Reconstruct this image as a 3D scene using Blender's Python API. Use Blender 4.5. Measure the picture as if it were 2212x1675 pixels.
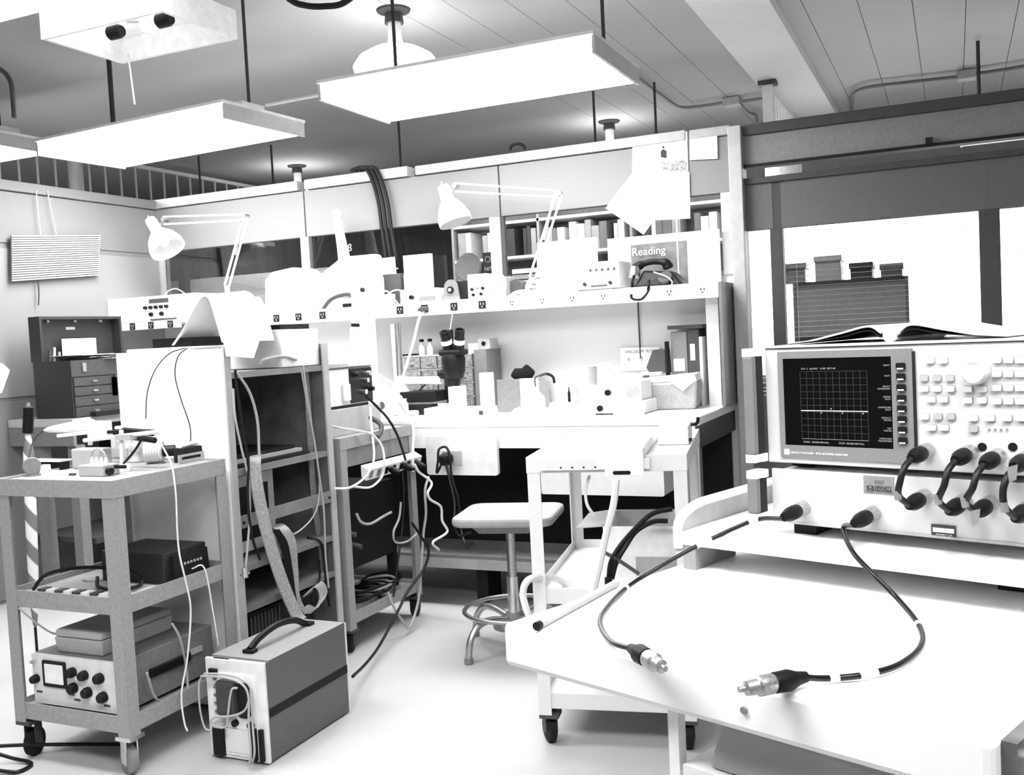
import bpy, bmesh, math, random
from mathutils import Vector, Matrix
random.seed(7)
for o in list(bpy.data.objects): bpy.data.objects.remove(o)
SC = bpy.context.scene; COL = SC.collection
# ---------------------------------------------------------------- camera, world, exposure
FPX, EYE = 2130.0, 1.28
PSI, PITCH, ROLL = math.radians(24.3), math.atan(110/2130.), math.atan(.0506)
F0 = Vector((-math.sin(PSI), math.cos(PSI), 0)); R0 = Vector((math.cos(PSI), math.sin(PSI), 0)); ZU = Vector((0, 0, 1))
FW = F0*math.cos(PITCH) - ZU*math.sin(PITCH); U0 = F0*math.sin(PITCH) + ZU*math.cos(PITCH)
RT = R0*math.cos(ROLL) - U0*math.sin(ROLL); UP = R0*math.sin(ROLL) + U0*math.cos(ROLL)
EY = Vector((0, 0, EYE))
cd = bpy.data.cameras.new('camera'); cam = bpy.data.objects.new('camera', cd); COL.objects.link(cam)
cd.sensor_width = 36; cd.sensor_fit = 'HORIZONTAL'; cd.lens = FPX/2212*36; cd.clip_start = .05; cd.clip_end = 60
cam.matrix_world = Matrix(((RT.x, UP.x, -FW.x, 0), (RT.y, UP.y, -FW.y, 0), (RT.z, UP.z, -FW.z, EYE), (0, 0, 0, 1)))
SC.camera = cam
w = bpy.data.worlds.new('sky'); SC.world = w; w.use_nodes = True
w.node_tree.nodes['Background'].inputs[0].default_value = (1, 1, 1, 1)
w.node_tree.nodes['Background'].inputs[1].default_value = 6.0
vs = SC.view_settings; vs.view_transform = 'Standard'; vs.look = 'None'; vs.gamma = 1; vs.use_curve_mapping = False
vs.exposure = 1.2
LAMP = 13.0      # radiance of the fluorescent diffusers
# ---------------------------------------------------------------- pixel -> world (a plane gives the distance)
def ray(x, y): return FW + RT*((x-1106)/FPX) + UP*((837.5-y)/FPX)
def PZ(x, y, z): d = ray(x, y); return EY + d*((z-EYE)/d.z)
def PY(x, y, Y): d = ray(x, y); return EY + d*(Y/d.y)
def PX(x, y, X): d = ray(x, y); return EY + d*(X/d.x)
# ---------------------------------------------------------------- materials
MATS = {}
def M(name, g, rough=.6, metal=0., var=.08, scale=25., bump=0., emit=0., trans=0., spec=.5):
    if name in MATS: return MATS[name]
    m = bpy.data.materials.new(name); m.use_nodes = True; nt = m.node_tree; b = nt.nodes['Principled BSDF']
    b.inputs['Roughness'].default_value = rough; b.inputs['Metallic'].default_value = metal
    b.inputs['Specular IOR Level'].default_value = spec
    if var > 0:
        tc = nt.nodes.new('ShaderNodeTexCoord'); n = nt.nodes.new('ShaderNodeTexNoise'); r = nt.nodes.new('ShaderNodeValToRGB')
        n.inputs['Scale'].default_value = scale; n.inputs['Detail'].default_value = 6
        lo, hi = max(0, g*(1-var)), min(1, g*(1+var))
        r.color_ramp.elements[0].position = .3; r.color_ramp.elements[1].position = .7
        r.color_ramp.elements[0].color = (lo, lo, lo, 1); r.color_ramp.elements[1].color = (hi, hi, hi, 1)
        nt.links.new(tc.outputs['Object'], n.inputs['Vector']); nt.links.new(n.outputs['Fac'], r.inputs['Fac'])
        nt.links.new(r.outputs['Color'], b.inputs['Base Color'])
        if bump:
            bp = nt.nodes.new('ShaderNodeBump'); bp.inputs['Strength'].default_value = bump; bp.inputs['Distance'].default_value = .01
            nt.links.new(n.outputs['Fac'], bp.inputs['Height']); nt.links.new(bp.outputs['Normal'], b.inputs['Normal'])
    else: b.inputs['Base Color'].default_value = (g, g, g, 1)
    if emit: b.inputs['Emission Color'].default_value = (1, 1, 1, 1); b.inputs['Emission Strength'].default_value = emit
    if trans: b.inputs['Transmission Weight'].default_value = trans; b.inputs['IOR'].default_value = 1.45
    MATS[name] = m; return m
white = M('white_paint', .82, .45); paper = M('white_paper', .86, .8, var=.02); offw = M('off_white_enamel', .72, .45)
lgray = M('light_grey_paint', .4, .5); mgray = M('grey_enamel', .18, .45, var=.12, scale=60); dgray = M('dark_grey_paint', .055, .55, spec=.3)
vdark = M('charcoal_paint', .012, .6, spec=.2); black = M('black_plastic', .006, .45, var=0, spec=.22); rubber = M('black_rubber', .01, .7, var=0, spec=.2)
chrome = M('bright_metal', .7, .25, 1., var=.05); steel = M('brushed_steel', .5, .35, 1., var=.1, scale=80)
partm = M('partition_panel', .2, .7, var=.05, scale=200); capm = M('partition_cap', .34, .5)
cartm = M('cart_grey_enamel', .29, .45, var=.12, scale=90); cardb = M('cardboard', .38, .8); fabric = M('dark_fabric', .012, .9, spec=.1)
wood = M('plywood_top', .8, .5, var=.03, scale=6); wcart = M('white_cart_enamel', .68, .4, var=.03)
whitecable = M('white_cable', .75, .5, var=0); graycable = M('grey_cable', .35, .5, var=0); blackcable = M('black_cable', .006, .45, var=0, spec=.25)
ivory = M('ivory_instrument', .78, .5, var=.03)
def glassm():
    m = bpy.data.materials.new('clear_glass'); m.use_nodes = True; nt = m.node_tree; nt.nodes.remove(nt.nodes['Principled BSDF'])
    t = nt.nodes.new('ShaderNodeBsdfTransparent'); g = nt.nodes.new('ShaderNodeBsdfGlossy'); x = nt.nodes.new('ShaderNodeMixShader'); fr = nt.nodes.new('ShaderNodeFresnel')
    g.inputs['Roughness'].default_value = .02; t.inputs[0].default_value = (.9, .9, .9, 1); fr.inputs[0].default_value = 1.45
    nt.links.new(fr.outputs[0], x.inputs[0]); nt.links.new(t.outputs[0], x.inputs[1]); nt.links.new(g.outputs[0], x.inputs[2])
    nt.links.new(x.outputs[0], nt.nodes['Material Output'].inputs[0]); return m
glass = glassm()
def perfm(name, g, hole, sx, sz, dot=.3):     # perforated or woven sheet: regular dark dots
    m = M(name, g, .5, var=0); nt = m.node_tree; b = nt.nodes['Principled BSDF']
    tc = nt.nodes.new('ShaderNodeTexCoord'); mp = nt.nodes.new('ShaderNodeMapping'); mp.inputs['Scale'].default_value = (sx, sx, sz)
    v = nt.nodes.new('ShaderNodeTexVoronoi'); v.inputs['Randomness'].default_value = 0; v.inputs['Scale'].default_value = 1
    r = nt.nodes.new('ShaderNodeValToRGB'); r.color_ramp.interpolation = 'CONSTANT'
    r.color_ramp.elements[0].color = (hole,)*3+(1,); r.color_ramp.elements[1].position = dot; r.color_ramp.elements[1].color = (g,)*3+(1,)
    nt.links.new(tc.outputs['Object'], mp.inputs[0]); nt.links.new(mp.outputs[0], v.inputs['Vector']); nt.links.new(v.outputs['Distance'], r.inputs[0]); nt.links.new(r.outputs[0], b.inputs['Base Color'])
    return m
def stripem(name, g0, g1, sc, axis='Z', dist=0., rot=(0, 0, 0)):
    m = M(name, g0, .7, var=0); nt = m.node_tree; b = nt.nodes['Principled BSDF']
    tc = nt.nodes.new('ShaderNodeTexCoord'); mp = nt.nodes.new('ShaderNodeMapping'); mp.inputs['Rotation'].default_value = rot
    v = nt.nodes.new('ShaderNodeTexWave'); v.bands_direction = axis; v.inputs['Scale'].default_value = sc; v.inputs['Distortion'].default_value = dist; v.inputs['Detail'].default_value = 3; v.inputs['Detail Scale'].default_value = 8
    r = nt.nodes.new('ShaderNodeValToRGB'); r.color_ramp.elements[0].position = .4; r.color_ramp.elements[1].position = .6
    r.color_ramp.elements[0].color = (g0,)*3+(1,); r.color_ramp.elements[1].color = (g1,)*3+(1,)
    nt.links.new(tc.outputs['Object'], mp.inputs[0]); nt.links.new(mp.outputs[0], v.inputs['Vector']); nt.links.new(v.outputs['Fac'], r.inputs[0]); nt.links.new(r.outputs[0], b.inputs['Base Color'])
    return m
# ---------------------------------------------------------------- mesh builder
def crom(pts, res=6, closed=False):
    P = [Vector(p) for p in pts]; n = len(P)
    if n < 3: return P
    out = []
    rng = range(n) if closed else range(n-1)
    for i in rng:
        p1, p2 = P[i], P[(i+1) % n]
        p0 = P[i-1] if (i or closed) else p1*2-p2
        p3 = P[(i+2) % n] if (closed or i+2 < n) else p2*2-p1
        for k in range(res):
            t = k/res; out.append(.5*((2*p1)+(p2-p0)*t+(2*p0-5*p1+4*p2-p3)*t*t+(3*p1-p0-3*p2+p3)*t*t*t))
    if not closed: out.append(P[-1])
    return out
class MB:
    def __init__(s): s.v = []; s.f = []
    def add(s, vs, fs):
        k = len(s.v); s.v += [tuple(p) for p in vs]; s.f += [tuple(i+k for i in q) for q in fs]; return s
    def hexa(s, c): return s.add(c, [(0, 3, 2, 1), (4, 5, 6, 7), (0, 1, 5, 4), (1, 2, 6, 5), (2, 3, 7, 6), (3, 0, 4, 7)])
    def box(s, x0, y0, z0, x1, y1, z1):
        return s.hexa([(x0, y0, z0), (x1, y0, z0), (x1, y1, z0), (x0, y1, z0), (x0, y0, z1), (x1, y0, z1), (x1, y1, z1), (x0, y1, z1)])
    def obox(s, c, ax, ay, az):      # centre and three half-axes
        c, ax, ay, az = map(Vector, (c, ax, ay, az))
        return s.hexa([c-ax-ay-az, c+ax-ay-az, c+ax+ay-az, c-ax+ay-az, c-ax-ay+az, c+ax-ay+az, c+ax+ay+az, c-ax+ay+az])
    def bar(s, p0, p1, w, h=None, up=(0, 0, 1)):
        p0, p1 = Vector(p0), Vector(p1); d = p1-p0; sd = d.cross(Vector(up))
        if sd.length < 1e-6: sd = Vector((1, 0, 0))
        sd.normalize(); u = sd.cross(d).normalized(); return s.obox((p0+p1)/2, d/2, sd*(w/2), u*((h or w)/2))
    def rings(s, R, cap=True, closed=False):
        n = len(R[0]); k = len(s.v)
        for r in R: s.v += [tuple(p) for p in r]
        m = len(R)
        for i in range(m if closed else m-1):
            a, b = k+i*n, k+((i+1) % m)*n
            for j in range(n): s.f.append((a+j, a+(j+1) % n, b+(j+1) % n, b+j))
        if cap and not closed: s.f.append(tuple(range(k+n-1, k-1, -1))); s.f.append(tuple(range(k+(m-1)*n, k+m*n)))
        return s
    def tube(s, pts, r, n=8, res=6, closed=False, smooth=True):
        P = crom(pts, res, closed) if smooth else [Vector(p) for p in pts]
        R = []; u = None; m = len(P)
        for i, p in enumerate(P):
            t = (P[(i+1) % m]-P[i-1]) if (closed or 0 < i < m-1) else (P[1]-P[0] if i == 0 else P[-1]-P[-2])
            if t.length < 1e-9: t = Vector((0, 0, 1))
            t.normalize()
            if u is None: u = t.orthogonal().normalized()
            u = (u-t*u.dot(t)); u = u.normalized() if u.length > 1e-6 else t.orthogonal().normalized()
            b = t.cross(u); rr = r[i*len(r)//m] if isinstance(r, (list, tuple)) else r
            R.append([p+(u*math.cos(2*math.pi*j/n)+b*math.sin(2*math.pi*j/n))*rr for j in range(n)])
        return s.rings(R, True, closed)
    def cyl(s, p0, p1, r0, r1=None, n=16): return s.lath(p0, p1, [(r0, 0), (r0 if r1 is None else r1, 1)], n)
    def lath(s, p0, p1, prof, n=20):   # profile (radius, fraction along p0->p1)
        p0, p1 = Vector(p0), Vector(p1); t = (p1-p0).normalized(); u = t.orthogonal().normalized(); b = t.cross(u)
        return s.rings([[p0.lerp(p1, h)+(u*math.cos(2*math.pi*j/n)+b*math.sin(2*math.pi*j/n))*max(r, 1e-4) for j in range(n)] for r, h in prof])
    def sphere(s, c, r, n=12, sz=1.):
        c = Vector(c); return s.lath(c-Vector((0, 0, r*sz)), c+Vector((0, 0, r*sz)), [(r*math.sin(math.pi*i/8), .5-.5*math.cos(math.pi*i/8)) for i in range(9)], n)
    def prism(s, pts, pl, a0, a1):
        fm = {'xz': lambda p, a: (p[0], a, p[1]), 'xy': lambda p, a: (p[0], p[1], a), 'yz': lambda p, a: (a, p[0], p[1])}[pl]
        return s.rings([[fm(p, a0) for p in pts], [fm(p, a1) for p in pts]])
    def sheet(s, A, B, th=.001):       # thin curved sheet between two rails
        A = [Vector(p) for p in A]; B = [Vector(p) for p in B]; R = []
        for i, (a, b) in enumerate(zip(A, B)):
            j = min(i+1, len(A)-1); k = max(i-1, 0); nrm = (A[j]-A[k]).cross(b-a).normalized()*th
            R.append([a-nrm, b-nrm, b+nrm, a+nrm])
        return s.rings(R)
    def poly(s, pts): return s.add(pts, [tuple(range(len(pts)))])
    def build(s, name, mat, parent=None, smooth=False, bevel=0., loc=None, rz=0.):
        me = bpy.data.meshes.new(name); me.from_pydata(s.v, [], s.f)
        bm = bmesh.new(); bm.from_mesh(me); bmesh.ops.recalc_face_normals(bm, faces=bm.faces); bm.to_mesh(me); bm.free()
        if smooth:
            me.polygons.foreach_set('use_smooth', [True]*len(me.polygons)); me.set_sharp_from_angle(angle=math.radians(38))
        me.materials.append(mat); o = bpy.data.objects.new(name, me); COL.objects.link(o)
        if parent: o.parent = parent
        if loc is not None: o.location = loc
        if rz: o.rotation_euler = (0, 0, rz)
        if bevel:
            b = o.modifiers.new('bevel', 'BEVEL'); b.width = bevel; b.segments = 2; b.limit_method = 'ANGLE'
        return o
def rrect(x0, z0, x1, z1, r, n=4):
    out = []
    for cx, cz, a in ((x1-r, z1-r, 0), (x0+r, z1-r, 90), (x0+r, z0+r, 180), (x1-r, z0+r, 270)):
        out += [(cx+r*math.cos(math.radians(a+90*i/n)), cz+r*math.sin(math.radians(a+90*i/n))) for i in range(n+1)]
    return out
def circ(cx, cz, r, n=20): return [(cx+r*math.cos(2*math.pi*i/n), cz+r*math.sin(2*math.pi*i/n)) for i in range(n)]
def tag(o, label, cat, group=None):
    o['label'] = label; o['category'] = cat
    if group: o['group'] = group
    return o
def thing(name, label, cat, loc=(0, 0, 0), rz=0., group=None):
    o = bpy.data.objects.new(name, None); COL.objects.link(o); o.empty_display_size = .05
    o.location = loc; o.rotation_euler = (0, 0, rz); return tag(o, label, cat, group)
def one(name, label, cat, mb, mat, group=None, loc=None, rz=0., smooth=False, bevel=0.):
    if loc is None:      # put the origin at the base of the thing
        xs, ys, zs = zip(*mb.v); loc = Vector(((min(xs)+max(xs))/2, (min(ys)+max(ys))/2, min(zs))); mb.v = [(p[0]-loc.x, p[1]-loc.y, p[2]-loc.z) for p in mb.v]
    return tag(mb.build(name, mat, None, smooth, bevel, loc, rz), label, cat, group)
def struct(name, mb, mat, bevel=0.):
    o = mb.build(name, mat, None, False, bevel); o['kind'] = 'structure'; return o
def dup(o, loc=None, label=None, rz=None, parent=None):
    c = o.copy(); COL.objects.link(c)
    if parent: c.parent = parent
    if loc is not None: c.location = loc
    if rz is not None: c.rotation_euler = (0, 0, rz)
    if label: c['label'] = label
    for ch in list(o.children): dup(ch, parent=c)
    return c
def text(parent, body, size, loc, rot, mat, name='lettering', align='LEFT'):
    cu = bpy.data.curves.new('t', 'FONT'); cu.body = body; cu.size = size; cu.align_x = align; cu.extrude = .0002
    t = bpy.data.objects.new('t', cu); COL.objects.link(t)
    me = bpy.data.meshes.new_from_object(t.evaluated_get(bpy.context.evaluated_depsgraph_get())); bpy.data.objects.remove(t)
    me.materials.clear(); me.materials.append(mat)
    o = bpy.data.objects.new(name, me); COL.objects.link(o); o.parent = parent; o.location = loc; o.rotation_euler = rot; return o
def cable(label, pts, r, mat, name='cable', group=None, cat='cable'):
    return one(name, label, cat, MB().tube(pts, r, 7, 6), mat, group, smooth=True)
def holder(root):       # local-coordinate helper for rotated things
    Mi = (Matrix.Translation(root.location) @ Matrix.Rotation(root.rotation_euler.z, 4, 'Z')).inverted(); return lambda p: Mi @ Vector(p)
# ================================================================ THE SETTING
floorm = M('floor_vinyl', .43, .55, var=.05, scale=3)
ceilm = M('ceiling_board', .52, .8, var=.05, scale=120); beamm = M('ceiling_beam_paint', .85, .8, var=.03)
wallm = M('plaster_wall', .22, .8)
struct('floor', MB().box(-9, -3, -.05, 4, 9, 0), floorm)
ce = struct('ceiling', MB().box(-9, -3, 3.012, 4, 9, 3.06), M('ceiling_backing', .12, .9))
cb = MB().box(-.133, -6, 0, .133, 6, .012); b0 = None
MB().box(-9, -3, 3.0, -2.602, 9, 3.012).build('ceiling_sheet', ceilm, ce)
for i in range(-10, 15):
    x = .10+.135+.27*i
    if b0 is None: b0 = cb.build('ceiling_board', ceilm, ce, loc=(x, 3, 3.0))
    else: dup(b0, (x, 3, 3.0), parent=ce)
struct('trim_1', MB().box(-1.21, -3, 2.94, -.83, 9, 3.0), beamm)
struct('wall_outer_left', MB().box(-9.1, -3, 0, -9, 9, 3.0), wallm)
struct('wall_rear', MB().box(-9, -3.1, 0, 4, -3, 3.0), wallm)
struct('wall_right', MB().box(4, -3, 0, 4.1, 9, 3.0), wallm)
wf = struct('wall_far', MB().box(-9, 9, 0, -1.95, 9.1, 3.0).box(-1.95, 9, 0, 4, 9.1, .8).box(-1.95, 9, 2.42, 4, 9.1, 3.0), wallm)
wn = struct('window_1', MB().box(-1.95, 8.98, .76, 4, 9.12, .82).box(-1.95, 8.98, 2.38, 4, 9.12, 2.44), lgray)
for x in (-1.93, .75, 2.2, 3.96): MB().box(x-.03, 8.98, .82, x+.03, 9.12, 2.38).build('mullion', lgray, wn)
for x0, x1 in ((-1.9, .72), (.78, 2.17), (2.23, 3.93)): MB().box(x0, 9.04, .82, x1, 9.046, 2.38).build('pane', glass, wn)
# outdoors beyond the far window
one('ground', 'pale ground outside the far window', 'ground', MB().box(-12, 9.3, -.4, 14, 40, -.3), M('pale_ground', .5, .9))
# ---- back partition (y = 4.88)
YB = 4.88
wb = struct('wall_back', MB().box(-4.63, YB, 0, -.98, YB+.05, 1.53), M('lower_partition_panel', .62, .7, var=.05, scale=200))
for x0, x1 in ((-4.63, -3.492), (-3.484, -2.222), (-2.214, -.98)): MB().box(x0, YB-.004, 1.93, x1, YB+.05, 2.2).build('upper_panel', partm, wb, bevel=.003)
for x0, x1, z in ((-4.66, -3.52, 2.262), (-3.47, -2.77, 2.262), (-2.72, -1.19, 2.255), (-1.17, -.97, 2.25)): MB().box(x0, YB-.02, 2.205, x1, YB+.07, z).build('cap_rail', capm, wb, bevel=.004)
for x0, x1 in ((-4.63, -4.6), (-3.527, -3.47), (-2.285, -2.222), (-1.03, -.98)): MB().box(x0, YB-.012, 1.53, x1, YB+.055, 1.93).build('mullion', lgray, wb, bevel=.003)
for x0, x1 in ((-3.47, -3.455), (-2.222, -2.205)): MB().box(x0, YB+.0, 1.53, x1, YB+.03, 1.93).build('glazing_bead', dgray, wb)
MB().box(-4.6, YB-.008, 1.53, -1.03, YB+.05, 1.55).build('sill', lgray, wb)
for x0, x1 in ((-4.6, -3.527), (-3.455, -2.285), (-2.205, -1.03)): MB().box(x0, YB+.015, 1.55, x1, YB+.02, 1.93).build('pane', glass, wb)
struct('trim_2', MB().box(-.975, 4.82, 0, -.912, 4.94, 2.235), lgray, bevel=.004)
# ---- left partition (x = -4.63)
leftm = M('left_partition_panel', .17, .75, var=.06, scale=200)
wl = struct('wall_left', MB().box(-4.69, .6, 0, -4.635, 4.94, 2.2), leftm)
MB().box(-4.71, .6, 2.2, -4.61, 4.95, 2.255).build('cap_rail', leftm, wl, bevel=.004)
MB().box(-4.636, .6, 1.92, -4.628, 4.88, 2.195).build('upper_panel', leftm, wl)
MB().box(-4.636, .6, 1.09, -4.628, 4.88, 1.89).build('middle_panel', M('middle_panel', .23, .75, var=.04, scale=200), wl)
MB().box(-4.636, .6, .02, -4.628, 4.88, 1.07).build('lower_panel', leftm, wl)
# ---- glazed partition on the right (continues the back line)
darkpart = M('brown_partition_panel', .1, .6, var=.08, scale=120)
wr = struct('wall_glazed', MB().box(-.912, YB, 0, 2.2, YB+.05, .93), darkpart)
MB().box(-.912, YB-.02, 2.19, 2.2, YB+.07, 2.24).build('cap_rail', dgray, wr, bevel=.004)
MB().box(-.912, YB, 2.05, 2.2, YB+.05, 2.188).build('header_panel', M('header_panel', .2, .6, var=.1, scale=60), wr)
MB().box(-.912, YB-.015, 2.035, 2.2, YB+.06, 2.05).build('header_rail', vdark, wr)
MB().box(-.912, YB-.015, 1.955, 2.2, YB+.06, 1.985).build('transom_rail', dgray, wr, bevel=.003)
for x0, x1 in ((-.912, -.785), (-.745, .15), (.1505, 2.2)): MB().box(x0, YB, 1.735, x1, YB+.05, 1.955).build('upper_panel', darkpart, wr)
MB().box(-.785, YB+.002, 1.735, -.745, YB+.048, 1.955).build('upper_panel', dgray, wr)
for x0, x1 in ((-.8, -.742), (.108, .192)): MB().box(x0, YB-.01, .93, x1, YB+.055, 1.735).build('mullion', dgray, wr, bevel=.003)
MB().box(-.1, YB-.03, 2.045, -.07, YB-.01, 2.075).build('clip', black, wr)
for x0, x1 in ((-.912, -.8), (-.742, .108), (.192, 2.2)): MB().box(x0, YB+.02, .95, x1, YB+.025, 1.735).build('pane', glass, wr)
# ---- venetian blinds behind the panes
blindm = M('blind_slat', .85, .5, var=0)
def blind(x0, x1, label):
    t = thing('venetian_blind', label, 'blind', ((x0+x1)/2, YB+.09, .95), group='venetian blinds behind the glazed partition')
    h = (x1-x0)/2; MB().box(-h, -.012, .79, h, .012, .815).build('head_rail', lgray, t)
    sl = MB().box(-h, -.011, 0, h, .011, .0012); s0 = None
    for i in range(31):
        if s0 is None: s0 = sl.build('slat', blindm, t, loc=(0, 0, .012)); s0.rotation_euler = (math.radians(1), 0, 0)
        else: dup(s0, (0, 0, .012+.0245*i), parent=t)
    for x in (-h*.9, h*.9): MB().box(x-.0012, -.0135, 0, x+.0012, -.0115, .8).build('ladder_cord', blindm, t)
blind(-.735, .1, 'venetian blind behind the wide pane above the analyzer')
blind(.2, 1.5, 'venetian blind behind the pane past the second mullion')
blind(-.905, -.808, 'narrow venetian blind behind the slim pane beside the post')
# ---- beyond the glazing: cabinet with boxes on it
p0, p1 = PY(1712, 612, 7.0), PY(1962, 605, 7.0)
cx0, cx1, ct = p0.x, p1.x, p0.z
t = thing('bookcase', 'dark bookcase seen through the blind of the glazed partition', 'bookcase', ((cx0+cx1)/2, 7.2, 0))
h = (cx1-cx0)/2
MB().box(-h, .18, .0, h, .2, ct).build('back_panel', mgray, t)
for x in (-h, h-.02): MB().box(x, -.2, 0, x+.02, .2, ct).build('side_panel', mgray, t)
for z in (.05, .45, .85, 1.15, ct-.025): MB().box(-h+.02, -.2, z, h-.02, .18, z+.025).build('shelf', dgray, t)
MB().box(-h+.02, -.19, .875, h-.02, -.17, ct-.03).build('door', M('bookcase_door', .35, .5), t)
for k, (a, b, y, sh) in enumerate(((1695, 1742, 572, 'square'), (1765, 1818, 555, 'tall'), (1840, 1885, 570, 'wide'), (1905, 1950, 572, 'low'))):
    q0, q1 = PY(a, 610, 7.15), PY(b, y, 7.15)
    one('storage_box', ('square', 'tall pale', 'small', 'low lidded')[k]+' storage box on top of the dark bookcase behind the blind', 'box',
        MB().box(q0.x, 7.06, ct, q1.x, 7.3, q1.z).box(q0.x-.008, 7.05, q1.z-.03, q1.x+.008, 7.31, q1.z+.01), (mgray, lgray, dgray, mgray)[k], 'boxes on the far bookcase', bevel=.004)
# ---- back room behind the glass strip
one('office_partition', 'pale office partition in the room behind the glass strip', 'partition', MB().box(-7.4, 7.3, 0, -5.0, 7.35, 1.97), M('pale_partition', .4, .7))
one('dark_post', 'dark post in front of the pale office partition', 'post', MB().box(PY(390, 610, 7.25).x, 7.22, 0, PY(404, 610, 7.25).x, 7.29, 2.2), vdark)
one('dark_curtain', 'dark curtain wall at the back of the room behind the glass', 'curtain', MB().prism([(-8.8+.1*i, 8.6+.03*(i % 2)) for i in range(46)]+[(-4.3, 8.7), (-8.8, 8.7)], 'xy', 0, 2.85), M('dark_curtain', .035, .9))
t = thing('bookshelf', 'tall bookshelf full of binders seen through the glass strip', 'bookshelf', (-2.6, 7.4, 0))
for x in (-1.15, -.39, .37, 1.13): MB().box(x, -.15, 0, x+.02, .15, 2.3).build('upright', lgray, t)
MB().box(-1.15, .13, 0, 1.15, .15, 2.3).build('back_panel', mgray, t)
SHZ = (.1, .5, .9, 1.3, 1.62, 1.9, 2.18)
for z in SHZ: MB().box(-1.13, -.15, z, 1.13, .13, z+.022).build('shelf', white, t)
k = 0
for z in (1.3, 1.62, 1.9):
    x = -3.7
    while x < -1.53 and z != 1.62:
        wd = random.uniform(.03, .075); hh = random.uniform(.17, .24); g = random.choice((white, lgray, mgray, dgray, white))
        if random.random() < .87 and not any(x < u_ < x+wd+.005 or x < u_+.02 < x+wd+.005 for u_ in (-3.75, -2.99, -2.23, -1.47)):
            one('binder', ('white' if g is white else 'pale grey' if g is lgray else 'mid grey' if g is mgray else 'dark')+' binder on the '+{1.3: 'lower', 1.62: 'middle', 1.9: 'upper'}[z]+' bookshelf tier behind the glass strip', 'binder', MB().box(x, 7.27, z+.022, x+wd-.004, 7.48, z+.022+hh), g, 'binders on the bookshelf in the back room')
        x += wd
for j in range(8):
    for i in range(random.randint(3, 5)):
        xx = -3.722+.76*(j//3)+.246*(j % 3); one('paper_stack', ('thick', 'loose', 'yellowed', 'thin', 'curled')[i]+' sheaf in the '+('first', 'second', 'third', 'fourth', 'fifth', 'sixth', 'seventh', 'last')[j]+' paper stack on the middle bookshelf tier', 'papers', MB().box(xx, 7.27, 1.6425+.046*i, xx+.23, 7.5, 1.6425+.046*i+.036), white if i % 2 else lgray, 'paper stacks on the bookshelf in the back room')
tg = thing('round_dial', 'round dial gauge with pale rim behind the glass strip', 'gauge', PY(1015, 578, 5.05), 0)
MB().lath((0, 0, 0), (0, -.03, 0), [(.075, 0), (.082, .5), (.075, 1), (.066, .9)], 28).build('rim', lgray, tg, True)
MB().cyl((0, -.002, 0), (0, -.02, 0), .066, n=28).build('face', mgray, tg)
MB().bar((0, -.022, 0), (.03, -.022, .045), .004).build('pointer', black, tg)
MB().box(-.012, .0, -tg.location.z, .012, .02, 0).build('stand', dgray, tg)
pp = PY(1056, 567, YB+.06)
t = thing('wall_notice', 'dark printed notice taped behind the glass beside the dial', 'notice', pp)
MB().box(-.035, 0, -.055, .035, .002, .055).build('sheet', dgray, t)
text(t, 'NIT', .03, (-.028, -.002, -.045), (math.pi/2, 0, 0), white); text(t, 'OI', .05, (-.026, -.002, .0), (math.pi/2, 0, 0), lgray)
# ---- slatted screens above the partitions
def screen(x, y0, y1, z0, z1, step, sw, label, g, th):
    t = thing('slatted_screen', label, 'screen', (x, y0, z0)); n = int((y1-y0)/step); s0 = None
    MB().box(-.02, 0, z1-z0-.03, .02, y1-y0, z1-z0).build('top_rail', white, t)
    MB().box(-.02, 0, 0, .02, y1-y0, .04).build('bottom_rail', white, t)
    MB().box(-.035, -.06, -.02, .035, 0, z1-z0+.01).build('end_post', g, t); MB().box(-.06, -.08, z1-z0+.01, .06, .02, z1-z0+.04).build('post_bracket', dgray, t)
    for i in range(1, n):
        if s0 is None: s0 = MB().box(-th, -sw/2, .04, th, sw/2, z1-z0-.03).build('slat', g, t, loc=(0, step, 0))
        else: dup(s0, (0, step*i, 0), parent=t)
screen(-1.13, 7.05, 8.7, 2.22, 2.9, .13, .03, 'white slatted screen hanging from the ceiling by the beam', white, .014)
screen(-6.5, 5.1, 8.5, 2.35, 2.95, .17, .013, 'pale slatted screen beyond the cork coloured left partition', M('pale_slat', .6, .5), .006)
bpy.data.objects['slatted_screen.001']['label'] = 'long screen of thin pale slats beyond the left partition'
one('column', 'round pale column beyond the left partition', 'column', MB().cyl((-6.12, 5.63, 0), (-6.12, 5.63, 3.0), .055, n=20), lgray, smooth=True)
# ---- fluorescent fixtures
lens_on = M('lit_diffuser', .9, .5, var=0, emit=LAMP); lens_dim = M('dim_diffuser', .9, .5, var=0, emit=LAMP*.35); lens_off = M('unlit_diffuser', .6, .5, var=0)
rodm = M('suspension_rod', .03, .5, var=0)
def fixture(cx, cy, L, W, z, label, rods, on=1):
    t = thing('fluorescent_fixture', label, 'ceiling light', (cx, cy, z), group='fluorescent fixtures'); l, w_ = L/2, W/2
    MB().hexa([(-l, -w_*.86, 0), (l, -w_*.86, 0), (l, w_*.86, 0), (-l, w_*.86, 0), (-l, -w_, .07), (l, -w_, .07), (l, w_, .07), (-l, w_, .07)]).build('diffuser', (lens_off, lens_on, lens_dim)[on], t)
    MB().box(-l-.012, -w_-.012, .071, l+.012, w_+.012, .085).box(-l*.9, -.08, .085, l*.9, .08, .13).build('housing', offw, t)
    for sx in (-1, 1): MB().box(min(sx*(l+.001), sx*(l+.014)), -w_, 0, max(sx*(l+.001), sx*(l+.014)), w_, .07).build('end_cap', M('fixture_end_cap', .45, .5), t)
    for rx, r in rods: MB().cyl((rx-cx, 0, .13), (rx-cx, 0, 2.99-z), r, n=8).build('suspension_rod', rodm, t)
    return t
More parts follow.
